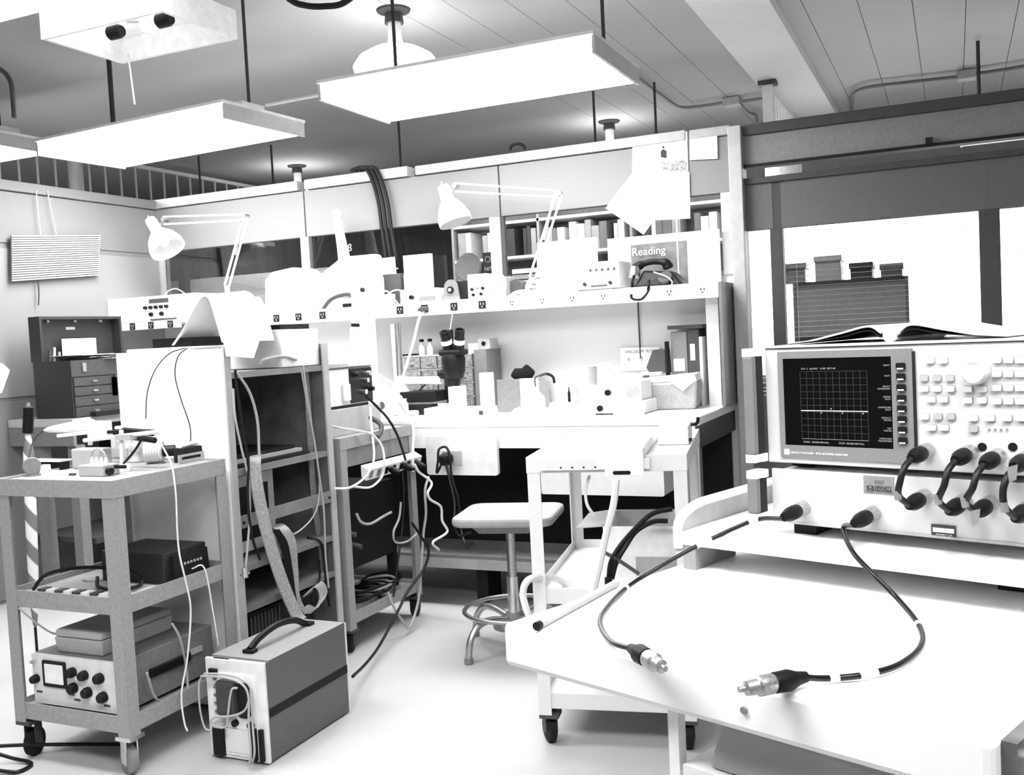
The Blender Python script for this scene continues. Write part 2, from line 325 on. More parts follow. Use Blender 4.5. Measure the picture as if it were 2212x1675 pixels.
fixture(-1.87, 3.95, 1.25, .58, 2.35, 'long lit fluorescent fixture hanging over the bench stool', ((-1.29, .008), (-2.28, .008)))
f2 = fixture(-3.68, 4.0, 1.3, .56, 2.35, 'lit fluorescent fixture hanging over the fan-fold paper and rack', ((-3.12, .008), (-4.08, .013))); f2.rotation_euler = (0, 0, math.radians(-4))
fixture(-2.75, 2.03, 1.25, .6, 2.37, 'lit fluorescent fixture next to the opened light box', ((-3.2, .008), (-2.3, .008)))
fixture(-5.5, 4.08, 1.25, .5, 2.5, 'lit fluorescent fixture beyond the left partition', ((-5.0, .006), (-6.0, .006)))
for x, lb in ((-1.2, 'over the floor in front of the workbench'), (.45, 'over the analyzer cart')): fixture(x, .55, 1.25, .58, 2.37, 'added unseen lit fluorescent fixture '+lb, ((x-.45, .008), (x+.45, .008)))  # unseen fixtures added for fill light from the camera side
fixture(-3.1, 6.75, 1.8, .4, 2.37, 'lit fluorescent fixture in the room behind the glass strip', ((-3.9, .009), (-2.3, .009)), 2)
fixture(-1.3, 6.77, 1.25, .34, 2.37, 'short lit fluorescent fixture behind the partition poster', ((-1.86, .009),), 2)
fixture(.7, 7.0, 1.25, .4, 2.37, 'unlit fluorescent fixture past the glazed partition', ((.175, .011), (1.1, .011)), 0)
fixture(-5.6, 6.85, 1.25, .4, 2.37, 'lit fluorescent fixture beside the long slatted screen', ((-5.98, .009), (-5.2, .009)), 2)
cable('thin straight conduit joining the two hanging fluorescent fixtures', [(-3.02, 3.96, 2.46), (-2.75, 3.95, 2.46), (-2.51, 3.95, 2.46)], .008, offw, 'conduit', cat='conduit')
# ---- opened light box
t = thing('open_light_box', 'opened square light box with bare bulbs in dark sockets', 'ceiling light', (-2.54, 2.66, 2.37))
m = MB().box(-.27, -.18, .085, .27, .18, .1)
for a in ((-.27, -.18, 0, .27, -.165, .085), (-.27, .165, 0, .27, .18, .085), (-.27, -.165, 0, -.255, .165, .085), (.255, -.165, 0, .27, .165, .085)): m.box(*a)
m.build('box_shell', white, t)
for q_ in ((245, 74), (350, 48)):
    q_ = PZ(q_[0], q_[1], 2.385); x, y = q_.x+2.54-.02, q_.y-2.66
    MB().lath((x-.07, y, .02), (x, y, .02), [(.005, 0), (.026, .2), (.03, .5), (.022, .85), (.016, 1)], 14).build('bulb', M('lit_bulb', .9, .4, var=0, emit=6), t, True)
    MB().lath((x, y, .02), (x+.06, y, .02), [(.018, 0), (.024, .1), (.024, .8), (.018, 1)], 14).build('socket', black, t, True)
MB().tube([(-.04, -.02, .06), (.0, .03, .07), (.05, -.03, .065), (.09, -.08, .06)], .004).build('wire', graycable, t, True)
for x in (-.2, .2): MB().cyl((x, 0, .1), (x, 0, .62), .007, n=8).build('suspension_rod', rodm, t)
MB().cyl((-.16, .1, 0), (-.155, .11, -.18), .003, n=6).build('pull_cord', lgray, t)
# ---- pendants
def pendant(x, y, label):
    t = thing('pendant_lamp', label, 'pendant lamp', (x, y, 2.6), group='dome pendant lamps')
    MB().lath((0, 0, .4), (0, 0, .33), [(.09, 0), (.085, .15), (.045, .3), (.05, 1)], 18).build('ceiling_bracket', dgray, t, True)
    MB().lath((0, 0, .335), (0, 0, .2), [(.034, 0), (.036, .6), (.05, 1)], 18).build('stem', white, t, True)
    MB().lath((0, 0, .21), (0, 0, .01), [(.05, 0), (.12, .06), (.19, .25), (.225, .5), (.215, .72), (.15, .92), (.06, 1)], 30).build('dome', M('lit_dome', .9, .4, var=0, emit=2.2), t, True)
pendant(-2.61, 4.53, 'white dome pendant lamp above the hanging fixture over the bench')
pendant(-2.54, 7.82, 'dome pendant lamp behind the partition near the newspaper clipping')
pendant(-5.65, 7.82, 'dome pendant lamp behind the partition near the cap seam')
# ---- conduits and loops at the ceiling
def cpt(l, z): return [PZ(x, y, z) for x, y in l]
t = thing('ceiling_conduit', 'grey conduit with junction box running from fixture to slatted screen', 'conduit', PZ(1590, 220, 2.965))
L = holder(t)
MB().tube([L(p) for p in cpt(((1372, 165), (1430, 208), (1465, 230), (1500, 231), (1560, 222)), 2.965)], .012).build('pipe', mgray, t, True)
MB().tube([L(p) for p in cpt(((1604, 219), (1640, 214), (1665, 211)), 2.965)], .012).build('pipe', mgray, t, True)
MB().tube([L(p) for p in cpt(((1600, 226), (1615, 243), (1632, 250), (1635, 262)), 2.95)], .012).build('pipe', mgray, t, True)
q = L(PZ(1582, 221, 2.965)); MB().box(q.x-.06, q.y-.06, -.03, q.x+.06, q.y+.06, .03).build('junction_box', lgray, t, bevel=.005)
t = thing('ceiling_conduit', 'bent grey conduit with junction box above the glazed partition', 'conduit', PZ(2085, 165, 2.965)); L = holder(t)
MB().tube([L(p) for p in cpt(((1838, 242), (1840, 215), (1850, 198), (1880, 188), (1960, 178), (2070, 166)), 2.965)], .013).build('pipe', mgray, t, True)
MB().tube([L(p) for p in cpt(((2105, 160), (2160, 152), (2230, 140)), 2.965)], .013).build('pipe', mgray, t, True)
q = L(PZ(2088, 163, 2.965)); MB().box(q.x-.06, q.y-.06, -.03, q.x+.06, q.y+.06, .03).build('junction_box', lgray, t, bevel=.005)
cable('thick black hose looping below the ceiling over the pendant lamp', [PY(x, y, 3.2) for x, y in ((560, -60), (625, -2), (660, 12), (700, 14), (745, 5), (800, -45))], .012, rubber, 'hose', cat='hose')
cable('dark bent pipe under the ceiling at the left partition', [PY(x, y, 3.4) for x, y in ((-40, 145), (0, 150), (22, 175), (28, 215), (31, 255))], .012, dgray, 'pipe', cat='pipe')
t = thing('cable_tray', 'dark cable tray with pipes under the ceiling at the opened light box', 'cable tray', (-3.9, 2.2, 2.78))
for y in (0, .08, .3): MB().cyl((-3, y, 0), (1.5, y, 0), .018, n=10).build('pipe', dgray, t, True)
for x in (-2, -.5, 1): MB().box(x, -.05, .02, x+.04, .4, .2).build('hanger', vdark, t)
cable('small dark wire hoop standing on the partition cap rail', [PY(x, y, YB+.03) for x, y in ((1101, 325), (1106, 315), (1118, 311), (1130, 314), (1134, 322))], .008, rubber, 'wire_hoop', cat='hoop')
# ================================================================ WORKBENCH AND ITS SHELF
benchwhite = M('white_laminate', .84, .4, var=.03)
t = thing('workbench', 'long white workbench along the back partition with dark kneehole', 'workbench', (-2.55, 4.13, 0))
MB().box(-1.55, 0, .862, 1.55, .745, .9).build('worktop', benchwhite, t, bevel=.004)
MB().box(-1.55, .0, .765, 1.53, .03, .861).build('front_apron', benchwhite, t)
MB().box(1.531, .002, .765, 1.549, .745, .861).build('end_apron', dgray, t)
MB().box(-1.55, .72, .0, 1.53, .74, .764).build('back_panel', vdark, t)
for x in (-1.5, 1.46): MB().box(x, .04, 0, x+.07, .11, .764).build('leg', mgray, t)
MB().box(-1.43, .0, .235, 1.45, .34, .25).build('footboard', mgray, t); MB().box(-1.43, -.002, .185, 1.45, .018, .234).build('footboard_rail', lgray, t)
for x in (-.9, .4): MB().box(x, .1, 0, x+.06, .25, .184).build('foot', vdark, t)
MB().prism(rrect(.785, .545, 1.37, .668, .01), 'xz', .05, .6).build('drawer_box', benchwhite, t)
# splice panel hanging from the apron
t = thing('power_outlet', 'white outlet panel with round plug hung on the bench front', 'outlet panel', (-2.13, 4.125, .64))
MB().prism(rrect(-.19, .0, .185, .185, .015), 'xz', -.022, 0).build('plate', offw, t)
MB().box(-.1, -.03, .05, .0, -.0225, .115).build('outlet_cover', lgray, t)
MB().lath((-.07, -.03, .08), (-.07, -.085, .08), [(.03, 0), (.032, .4), (.028, .8), (.016, 1)], 18).build('plug', black, t, True)
MB().tube([(-.07, -.08, .075), (-.1, -.09, .02), (-.09, -.09, .08), (-.085, -.085, .13), (-.05, -.08, .14), (-.03, -.085, .1), (-.022, -.09, .0), (.01, -.1, -.1), (.025, -.12, -.22), (.08, -.18, -.3), (.15, -.25, -.27)], .006).build('cord', blackcable, t, True)
cable('black cord hanging from the outlet panel to the stool', [PY(963, 1000, 4.05), PY(972, 1040, 4.03), PY(982, 1085, 4.0), PY(982, 1130, 3.95), PY(992, 1158, 3.95), PY(1018, 1150, 3.95)], .006, blackcable)
# shelf
S = 1.487
t = thing('bench_shelf', 'white riser shelf over the workbench with a row of outlets', 'shelf', (-2.5, 4.6, .9))
MB().box(-1.55, .019, .566, 1.5, .275, .587).build('board', benchwhite, t)
MB().box(-1.55, 0, .515, 1.5, .018, .587).build('fascia', benchwhite, t)
MB().box(1.501, .0, .0005, 1.515, .275, .587).build('end_panel', mgray, t)  # shade on the end face is put into its grey colour
MB().box(1.41, .12, .0005, 1.47, .24, .565).build('support_post', benchwhite, t)
MB().box(-.495, -.045, .0005, -.37, -.002, .587).build('support_post', benchwhite, t)
t_ = thing('support_post_top', 'upper end of the white shelf support post with a dark knob', 'bracket', (-2.93, 4.556, S+.0005)); MB().box(-.06, 0, 0, .06, .05, .115).build('body', benchwhite, t_, bevel=.004); MB().cyl((.02, 0, .085), (.02, -.012, .085), .012, n=14).build('knob', vdark, t_, True)  # upper end of the support post, built apart from the shelf
om = {}
def outlet(par, px_, Y, dark, zo, ref):
    p = PY(px_, 680, Y); x = p.x-ref
    o = MB().box(x-.02, -.004, zo-.02, x+.02, -.0005, zo+.02).build('outlet', vdark if dark else white, par)
    m = MB()
    for dx in (-.008, .008): m.box(x+dx-.002, -.0055, zo-.002, x+dx+.002, -.0042, zo+.011)
    m.prism(circ(x, zo-.01, .004, 8), 'xz', -.0055, -.0042); m.build('slots', lgray if dark else black, o)
for px_, dk in ((597, 1), (645, 1), (697, 1), (865, 1), (918, 1), (982, 1), (1043, 1), (1108, 0), (1173, 0), (1238, 0), (1305, 0), (1448, 0), (1520, 0)): outlet(t, px_, 4.6, dk, .552, -2.5)
t = thing('outlet_shelf', 'short outlet shelf above the tool chest at the left partition', 'shelf', (-4.3, 4.4, 1.43))
MB().box(-.32, .012, .03, .245, .47, .045).build('board', benchwhite, t); MB().box(-.32, 0, 0, .245, .011, .045).build('fascia', benchwhite, t); MB().box(.17, .2, -.46, .2, .24, .0295).build('bracket', lgray, t)
for px_ in (244, 285, 325, 367): outlet(t, px_, 4.4, 1, .022, -4.3)
# ---------------------------------------------------------------- things on the shelf
def sil(px_pts, Y, depth, zmin=None):      # silhouette measured on the front plane y=Y, extruded backwards
    pts = [PY(a, b, Y) for a, b in px_pts]; q = [(p.x, max(p.z, zmin) if zmin else p.z) for p in pts]; return MB().prism(q, 'xz', Y, Y+depth)
def fbox(x0, y0, x1, y1, Y, depth, zb=None):   # box from a pixel rectangle on plane y=Y
    a, b = PY(x0, (y0+y1)/2, Y), PY(x1, (y0+y1)/2, Y); zt = PY((x0+x1)/2, y0, Y).z; zz = PY((x0+x1)/2, y1, Y).z if zb is None else zb
    return a.x, Y, zz, b.x, Y+depth, zt
# signal generator on the left shelf
b = fbox(232, 640, 420, 705, 4.42, .4, 1.4755); t = thing('signal_generator', 'white bench signal generator on the short outlet shelf', 'instrument', (b[0], b[1], b[2])); wd, ht = b[3]-b[0], b[5]-b[2]
MB().box(0, .012, 0, wd, .4, ht).build('case', ivory, t, bevel=.004); MB().box(.004, 0, .004, wd-.004, .0115, ht-.004).build('front_panel', white, t)
MB().box(wd*.5, -.003, ht*.72, wd*.72, -.0005, ht*.88).build('display', dgray, t)
for i in range(5): MB().cyl((wd*(.46+.06*i), -.0005, ht*.55), (wd*(.46+.06*i), -.018, ht*.55), .011, .009, 12).build('knob', black, t, True)
for x in (.52, .64): MB().cyl((wd*x, -.0005, ht*.27), (wd*x, -.016, ht*.27), .013, .011, 12).build('knob', black, t, True)
MB().box(wd*.5, -.003, ht*.03, wd*.8, -.0005, ht*.09).build('label_strip', dgray, t)
cable('pale wire loop lying on top of the signal generator', [PY(x, y, 4.5) for x, y in ((358, 636), (365, 628), (380, 624), (393, 630), (402, 637))], .003, whitecable)
# articulated lamps
def desk_lamp(Y, base, low, elbow, head, s0, s1, r, label):
    B_, Lw, E_, H_, A_, C_ = [PY(p[0], p[1], Y) for p in (base, low, elbow, head, s0, s1)]
    t = thing('articulated_lamp', label, 'desk lamp', B_); L = holder(t); B_, Lw, E_, H_, A_, C_ = map(L, (B_, Lw, E_, H_, A_, C_))
    MB().box(-.03, -.03, 0, .03, .03, .02).cyl((0, 0, .02), (0, 0, .05), .012, n=12).build('base_clamp', offw, t)
    up = (E_-Lw).normalized(); sd = Vector((-up.z, 0, up.x))*.016
    MB().bar(Lw-sd, E_-sd, .009, up=(0, 1, 0)).bar(Lw+sd, E_+sd, .009, up=(0, 1, 0)).build('lower_arm', offw, t)
    MB().bar(B_+Vector((0, 0, .045)), Lw, .02, up=(0, 1, 0)).build('base_pivot', offw, t)
    MB().bar(E_+Vector((0, -.01, .012)), H_+Vector((0, -.01, .014)), .009, up=(0, 1, 0)).bar(E_+Vector((0, -.01, -.02)), H_+Vector((0, -.01, -.03)), .009, up=(0, 1, 0)).build('upper_arm', offw, t)
    for p in (E_, H_): MB().cyl(p+Vector((0, -.02, 0)), p+Vector((0, .02, 0)), .014, n=12).build('joint', chrome, t, True)
    MB().tube([E_+Vector((-.03, .006, .0)), Lw.lerp(E_, .45)], .006, n=8, smooth=False).build('spring', steel, t)
    d = C_-A_; bk = MB().bar(H_, A_.lerp(C_, .35), .008, up=(0, 1, 0)); bk.build('head_bracket', chrome, t)
    sh = MB().lath(A_, C_, [(.012, -.02), (.03, 0), (.034, .08), (.036, .38), (.05, .44), (r*.8, .62), (r, .85), (r, 1.), (r*.97, 1.), (r*.9, .8), (.04, .5)], 26).build('shade', offw, t, True)
    MB().cyl(A_-d*.02, A_-d*.1, .008, n=10).build('switch', chrome, sh, True)
    MB().sphere(A_.lerp(C_, .75), .03).build('bulb', white, t, True)
desk_lamp(4.52, (498, 692), (490, 618), (531, 468), (356, 474), (324, 474), (364, 540), .105, 'white articulated desk lamp leaning over the tool chest')
desk_lamp(4.7, (1140, 640), (1150, 600), (1208, 418), (984, 402), (957, 402), (985, 482), .09, 'white articulated desk lamp in front of the glass strip')
# dome cover, hopper with pole
one('dust_cover', 'white domed dust cover on the shelf beside the white hopper', 'cover', sil(((572, 690), (571, 605), (585, 588), (634, 577), (650, 590), (662, 622), (668, 690)), 4.63, .22, S), paper, bevel=.012)
b = fbox(678, 600, 806, 670, 4.64, .2, S); t = thing('hopper', 'white conical hopper with a tall ball topped pole on the shelf', 'hopper', (b[0], b[1], S)); wd, ht = b[3]-b[0], b[5]-S
MB().box(0, 0, 0, wd, .2, ht).build('body', paper, t, bevel=.01)
zt = PY(735, 555, 4.7).z-S
MB().hexa([(0, 0, ht), (wd, 0, ht), (wd, .2, ht), (0, .2, ht), (.15, .07, zt), (wd-.02, .07, zt), (wd-.02, .14, zt), (.15, .14, zt)]).build('cone', paper, t, bevel=.01)
pb, ptp = PY(745, 566, 4.74)-t.location, PY(728, 470, 4.74)-t.location
MB().lath(pb, ptp, [(.036, 0), (.03, .3), (.024, .85), (.02, 1)], 18).build('pole', white, t, True); MB().sphere(ptp+Vector((0, 0, .02)), .027).build('ball', white, t, True)
for z in (.35, .75): MB().box(.05, -.003, ht*z, wd*.75, .0, ht*z+.003).build('seam', lgray, t)
cable('dark bent hose in front of the white hopper', [PY(x, y, 4.618) for x, y in ((698, 668), (712, 650), (730, 640), (752, 636), (764, 642))], .011, dgray, 'hose', cat='hose')
one('plug_adapter', 'small dark plug lying on the shelf under the hose', 'plug', MB().box(*fbox(740, 656, 760, 664, 4.625, .03, S)), black)
one('hanging_card', 'white card with a cut corner beside the hopper', 'card', sil(((808, 560), (852, 555), (856, 592), (812, 592)), 4.8, .004), paper)
one('grey_case', 'dark grey case on the shelf behind the small cup', 'case', MB().box(*fbox(826, 592, 866, 650, 4.76, .1, S)), dgray, bevel=.004)
one('paper_cup', 'small white cylinder cup on the shelf beside the support post', 'cup', MB().lath((PY(837, 650, 4.66).x, 4.68, S), (PY(837, 650, 4.66).x, 4.68, PY(837, 636, 4.66).z), [(.03, 0), (.033, .98), (.03, 1)], 18), paper, smooth=True)
for k, (a, b_, r, mm) in enumerate((((806, 660), (822, 630), .005, 'gently arched'), ((812, 668), (850, 628), .004, 'long looped'))):
    cable(mm+' pale wire behind the paper cup', [PY(a[0], a[1], 4.72), PY(b_[0]-8, b_[1]+5, 4.73), PY(b_[0]+15, b_[1], 4.74), PY(b_[0]+34, b_[1]+22, 4.74), PY(b_[0]+40, b_[1]+32, 4.74)], r, whitecable)
b = fbox(864, 624, 942, 660, 4.63, .14, S); t = thing('power_supply', 'small white power supply with one dark knob on the shelf', 'instrument', (b[0], b[1], S)); wd, ht = b[3]-b[0], b[5]-S
MB().box(0, 0, 0, wd, .14, ht).build('case', ivory, t, bevel=.005); MB().cyl((wd*.35, 0, ht*.4), (wd*.35, -.02, ht*.4), .012, n=14).build('knob', black, t, True)
MB().box(wd*.55, -.004, .005, wd*.98, -.0005, ht*.42).build('mesh_vent', mgray, t)
one('white_folder', 'tall white folder standing behind the small power supply', 'folder', MB().box(*fbox(873, 550, 931, 640, 4.8, .03, S)), paper)
t = thing('spray_bottle', 'slim squeeze bottle in front of the white folder', 'bottle', (PY(877, 600, 4.79).x, 4.785, S+.075))
one('folded_box', 'small box under the slim squeeze bottle', 'box', MB().box(t.location.x-.03, 4.772, S, t.location.x+.03, 4.798, S+.0745), paper)
MB().lath((0, 0, 0), (0, 0, .12), [(.012, 0), (.012, .7), (.006, .8), (.004, 1)], 12).build('body', lgray, t, True)
b = fbox(956, 604, 992, 655, 4.65, .09, S); t = thing('gauge_bracket', 'grey round topped metal bracket with a centre jack on the shelf', 'bracket', ((b[0]+b[3])/2, b[1], S)); wd, ht = b[3]-b[0], b[5]-S
MB().prism([(-wd/2, 0), (wd/2, 0), (wd/2*.8, ht-.04)]+[(wd*.4*math.cos(a), ht-.04+.04*math.sin(a)) for a in [math.pi*i/8 for i in range(1, 8)]]+[(-wd/2*.8, ht-.04)], 'xz', 0, .012).build('plate', mgray, t)
MB().cyl((0, 0, ht-.055), (0, -.012, ht-.055), .018, n=18).build('jack_ring', black, t, True); MB().cyl((0, -.0121, ht-.055), (0, -.016, ht-.055), .009, n=14).build('jack_pin', white, t, True)
MB().box(-wd/2, .0121, 0, wd/2, .2, .004).build('foot', mgray, t)
MB().box(.01, .03, .005, .1, .19, .1).build('dark_block', vdark, t)
b = fbox(1010, 592, 1052, 647, 4.62, .12, S); t = thing('meter_box', 'white upright meter box with small knobs on the shelf', 'instrument', (b[0], b[1], S)); wd, ht = b[3]-b[0], b[5]-S
MB().box(0, 0, 0, wd, .12, ht).build('case', ivory, t, bevel=.004)
for x, z in ((.25, .38), (.8, .4), (.3, .15), (.7, .17)): MB().cyl((wd*x, 0, ht*z), (wd*x, -.012, ht*z), .008, n=12).build('knob', black, t, True)
MB().box(wd*.48, -.006, ht*.38, wd*.53, 0, ht*.45).build('switch', dgray, t)
b = fbox(1062, 598, 1092, 642, 4.7, .13, S)
one('ribbed_box', 'grey finely ribbed loudspeaker box beside the white meter box', 'loudspeaker', MB().box(*b), stripem('ribbed_grey', .18, .4, 60), bevel=.006)
cxx = PY(1112, 630, 4.76).x
one('tape_roll', 'dark grey roll lying on the shelf beside the lamp foot', 'roll', MB().cyl((cxx, 4.76, S+.045), (cxx, 4.86, S+.045), .045, n=24), dgray, smooth=True)
for k, pts in enumerate((((1085, 595), (1092, 615), (1086, 640), (1100, 646), (1125, 645)), ((1095, 648), (1112, 632), (1140, 628), (1152, 632)), ((1100, 640), (1120, 634), (1148, 640)))):
    cable(('white cable draped over the ribbed loudspeaker box', 'white cable arching on the shelf at the lamp foot', 'short white cable lying between roll and lamp foot')[k], [PY(x, y, 4.66) for x, y in pts], .006, whitecable)
one('white_carton', 'plain white carton on the shelf left of the switch box', 'carton', MB().box(*fbox(1158, 600, 1225, 645, 4.7, .15, S)), paper, bevel=.004)
b = fbox(1232, 566, 1338, 635, 4.63, .2, S); t = thing('switch_box', 'white instrument box with a row of toggle switches on the shelf', 'instrument', (b[0], b[1], S)); wd, ht = b[3]-b[0], b[5]-S
MB().box(0, 0, .006, wd, .2, ht).build('case', ivory, t, bevel=.005); MB().box(0, -.002, ht*.42, wd, -.0002, ht*.43).build('panel_seam', mgray, t)
for i in range(5):
    x = wd*(.42+.12*i); s = MB().cyl((x, 0, ht*.72), (x, -.008, ht*.72), .007, n=10).build('toggle_switch', dgray, t, True); MB().cyl((x, -.008, ht*.72), (x, -.022, ht*.77), .003, n=8).build('lever', chrome, s, True)
for x in (.3, .82): MB().cyl((wd*x, 0, ht*.22), (wd*x, -.012, ht*.24), .009, n=12).build('knob', black, t, True)
MB().box(wd*.42, -.003, ht*.12, wd*.75, 0, ht*.18).build('terminal_row', dgray, t)
for x in (.03, wd-.05): MB().box(x, .02, 0, x+.02, .18, .006).build('foot', black, t)
cable('dark cable running along the shelf edge below the switch box', [PY(x, y, 4.61) for x, y in ((1222, 638), (1250, 637), (1290, 636), (1340, 630), (1375, 626))], .004, blackcable)
# telephone
b = fbox(1368, 590, 1476, 622, 4.66, .16, S); t = thing('telephone', 'black desk telephone with handset and coiled cord on the shelf', 'telephone', ((b[0]+b[3])/2, 4.66, S)); wd = (b[3]-b[0])
MB().hexa([(-wd/2, -.0, 0), (wd/2, 0, 0), (wd/2, .17, 0), (-wd/2, .17, 0), (-wd*.36, .05, .085), (wd*.25, .05, .07), (wd*.25, .13, .07), (-wd*.36, .13, .085)]).build('body', black, t, bevel=.012)
MB().cyl((.03, .02, .035), (.03, .008, .045), .035, n=20).build('dial', dgray, t, True)
MB().tube([(-wd*.5, .03, .08), (-wd*.47, .05, .105), (-wd*.2, .07, .125), (wd*.08, .08, .115), (wd*.12, .09, .09)], [.026, .022, .015, .015, .022, .026], n=12).build('handset', black, t, True)
MB().lath((-wd*.5, .03, .1), (-wd*.5, .015, .055), [(.024, 0), (.03, .6), (.028, 1)], 16).build('mouthpiece', chrome, t, True)
ctr = crom([(-wd*.48, .0, .06), (-wd*.5, -.03, .0), (-wd*.45, -.075, -.05), (-wd*.25, -.08, -.06), (-wd*.12, -.075, -.02), (-wd*.15, -.03, .03)], 26); pts = []
for i, p in enumerate(ctr): pts.append(p+Vector((math.cos(i*2.2), math.sin(i*2.2)*.7, math.sin(i*2.2)*.7))*.006)
MB().tube(pts, .0035, n=6, smooth=False).build('coiled_cord', black, t, True)
MB().tube([(-.02, .0, .07), (.04, -.005, .045), (.07, -.01, .02), (.07, -.01, .003)], .003).build('wire', whitecable, t, True)
one('hanging_lead', 'thin dark cord hanging below the telephone against the back panel', 'cord', MB().tube([PY(1378, 650, 4.87), PY(1380, 700, 4.87), PY(1383, 760, 4.87), PY(1384, 775, 4.87)], .004), dgray, smooth=True)
# display board with the Reading poster
b = fbox(1312, 505, 1555, 625, 4.83, .01, S); t = thing('display_board', 'white display board with a poster leaning behind the telephone', 'board', (b[0], 4.845, S)); wd, ht = b[3]-b[0], b[5]-S
MB().box(0, 0, 0, wd, .008, ht).build('board', paper, t)
g0 = PY(1362, 530, 4.845)-t.location; g1 = PY(1487, 612, 4.845)-t.location
pm = M('printed_photo', .13, .6, var=.6, scale=9)
po = MB().box(g0.x, -.003, g1.z, g1.x, -.0005, g0.z).build('poster', pm, t)
text(po, 'Reading', .056, (g0.x+.004, -.0036, g0.z-.055), (math.pi/2, 0, 0), white)
MB().box(g0.x+(g1.x-g0.x)*.83, -.004, 0, g0.x+(g1.x-g0.x)*.85, -.0031, ht+.1).build('white_strip', paper, t)
MB().box(g0.x, -.003, .02, g1.x, -.0005, g1.z-.01).build('lower_poster', M('blotchy_print', .5, .7, var=.7, scale=18), t)
# sheets and notes on the partition
one('large_sheet', 'big blank white sheet pinned to the partition beneath the clipping', 'paper', sil(((1367, 372), (1489, 372), (1491, 472), (1412, 476), (1390, 507), (1308, 450)), 4.865, .003), paper)
t = thing('newspaper_clipping', 'newspaper clipping with a dark figure pinned above the blank sheet', 'clipping', PY(1428, 372, 4.868))
o0 = t.location
q = [PY(x, y, 4.868)-o0 for x, y in ((1366, 303), (1484, 284), (1487, 371), (1366, 372))]
MB().prism([(p.x, p.z) for p in q], 'xz', 0, .002).build('sheet', paper, t)
q = [PY(x, y, 4.868)-o0 for x, y in ((1428, 350), (1484, 346), (1485, 370), (1432, 370))]; MB().prism([(p.x, p.z) for p in q], 'xz', -.001, -.0002).build('printed_ground', M('clipping_print', .3, .7, var=.7, scale=90), t)
q = [PY(x, y, 4.868)-o0 for x, y in ((1427, 328), (1432, 322), (1440, 326), (1440, 342), (1428, 340))]; MB().prism([(p.x, p.z) for p in q], 'xz', -.001, -.0002).prism(circ(PY(1433, 318, 4.868).x-o0.x, PY(1433, 318, 4.868).z-o0.z, .006, 10), 'xz', -.001, -.0002).build('printed_figure', black, t)
q = [PY(x, y, 4.868)-o0 for x, y in ((1368, 360), (1425, 360), (1425, 370), (1368, 371))]; MB().prism([(p.x, p.z) for p in q], 'xz', -.001, -.0002).build('printed_caption', M('caption_print', .5, .7, var=.7, scale=160), t)
one('blank_note', 'blank white note pinned beside the newspaper clipping', 'paper', sil(((1489, 292), (1549, 290), (1550, 343), (1490, 346)), 4.863, .003), paper)
t = thing('printed_sheet', 'white printed sheet with faint text lines taped to the glass strip', 'paper', PY(1225, 600, 4.868)); o0 = t.location
q = [PY(x, y, 4.868)-o0 for x, y in ((1160, 525), (1290, 512), (1292, 600), (1160, 600))]; MB().prism([(p.x, p.z) for p in q], 'xz', 0, .002).build('sheet', paper, t)
m = MB()
for i in range(4):
    a, b_ = PY(1172, 541+14*i, 4.868)-o0, PY(1275, 531+14*i, 4.868)-o0; m.bar((a.x, -.001, a.z), (b_.x, -.001, b_.z), .001, .003)
m.build('printed_lines', lgray, t)
pp = PY(757, 535, YB+.012); t = thing('glass_numeral', 'small white numeral eight lettered on the glass strip', 'sign', pp)
text(t, '8', .06, (-.02, 0, -.02), (math.pi/2, 0, 0), lgray, 'numeral')
# three black cables over the partition cap
for k, dx in enumerate((0, 9, 20)):
    cable('thick black cable hooked over the partition cap rail', [PY(760+dx, 368, YB+.1)]+[PY(x+dx, y, 4.845) for x, y in ((778, 362), (792, 366), (806, 395), (818, 440), (826, 500), (836, 570))]+[PY(848, 610, 4.86), PY(851, 640, 4.86)], .011, blackcable, group='three black cables over the partition')
one('cable_tie', 'white cable tie around the black cables', 'cable tie', MB().bar(PY(846, 582, 4.83), PY(860, 580, 4.83), .006), white)
# woven mat on the left partition
XL = -4.6
t = thing('woven_mat', 'white woven bamboo mat hanging by strings on the left partition', 'mat', PX(120, 605, XL)); o0 = t.location
q = [PX(x, y, XL)-o0 for x, y in ((24, 508), (216, 507), (213, 596), (25, 609))]
n = 20; s0 = (q[3], q[2]); 
for i in range(n):
    f0, f1 = (i+.16)/n, (i+.84)/n
    MB().hexa([(-.004, q[3].lerp(q[0], f0).y, q[3].lerp(q[0], f0).z), (.004, q[3].lerp(q[0], f0).y, q[3].lerp(q[0], f0).z), (.004, q[2].lerp(q[1], f0).y, q[2].lerp(q[1], f0).z), (-.004, q[2].lerp(q[1], f0).y, q[2].lerp(q[1], f0).z),
               (-.004, q[3].lerp(q[0], f1).y, q[3].lerp(q[0], f1).z), (.004, q[3].lerp(q[0], f1).y, q[3].lerp(q[0], f1).z), (.004, q[2].lerp(q[1], f1).y, q[2].lerp(q[1], f1).z), (-.004, q[2].lerp(q[1], f1).y, q[2].lerp(q[1], f1).z)]).build('slat', M('bamboo', .32, .7), t)
MB().prism([((p.y), p.z) for p in q], 'yz', -.007, -.0041).build('backing', M('mat_backing', .1, .8), t)
for a, b_ in (((78, 412), (88, 508)), ((102, 412), (122, 508))): MB().tube([PX(a[0], a[1], -4.605)-o0, PX((a[0]+b_[0])/2, (a[1]+b_[1])/2, XL)-o0, PX(b_[0], b_[1], XL)-o0], .0025, n=6).build('string', white, t)
MB().tube([PX(82, 606, XL)-o0, PX(84, 635, XL)-o0, PX(83, 660, XL)-o0], .004, n=6).build('tail_cord', dgray, t)
one('pinned_sheet', 'white sheet pinned low on the left partition beside the tool chest', 'paper', MB().prism([(PX(x, y, -4.62).y, PX(x, y, -4.62).z) for x, y in ((-60, 780), (5, 785), (22, 800), (4, 850), (-60, 850))], 'yz', -4.624, -4.62), paper)
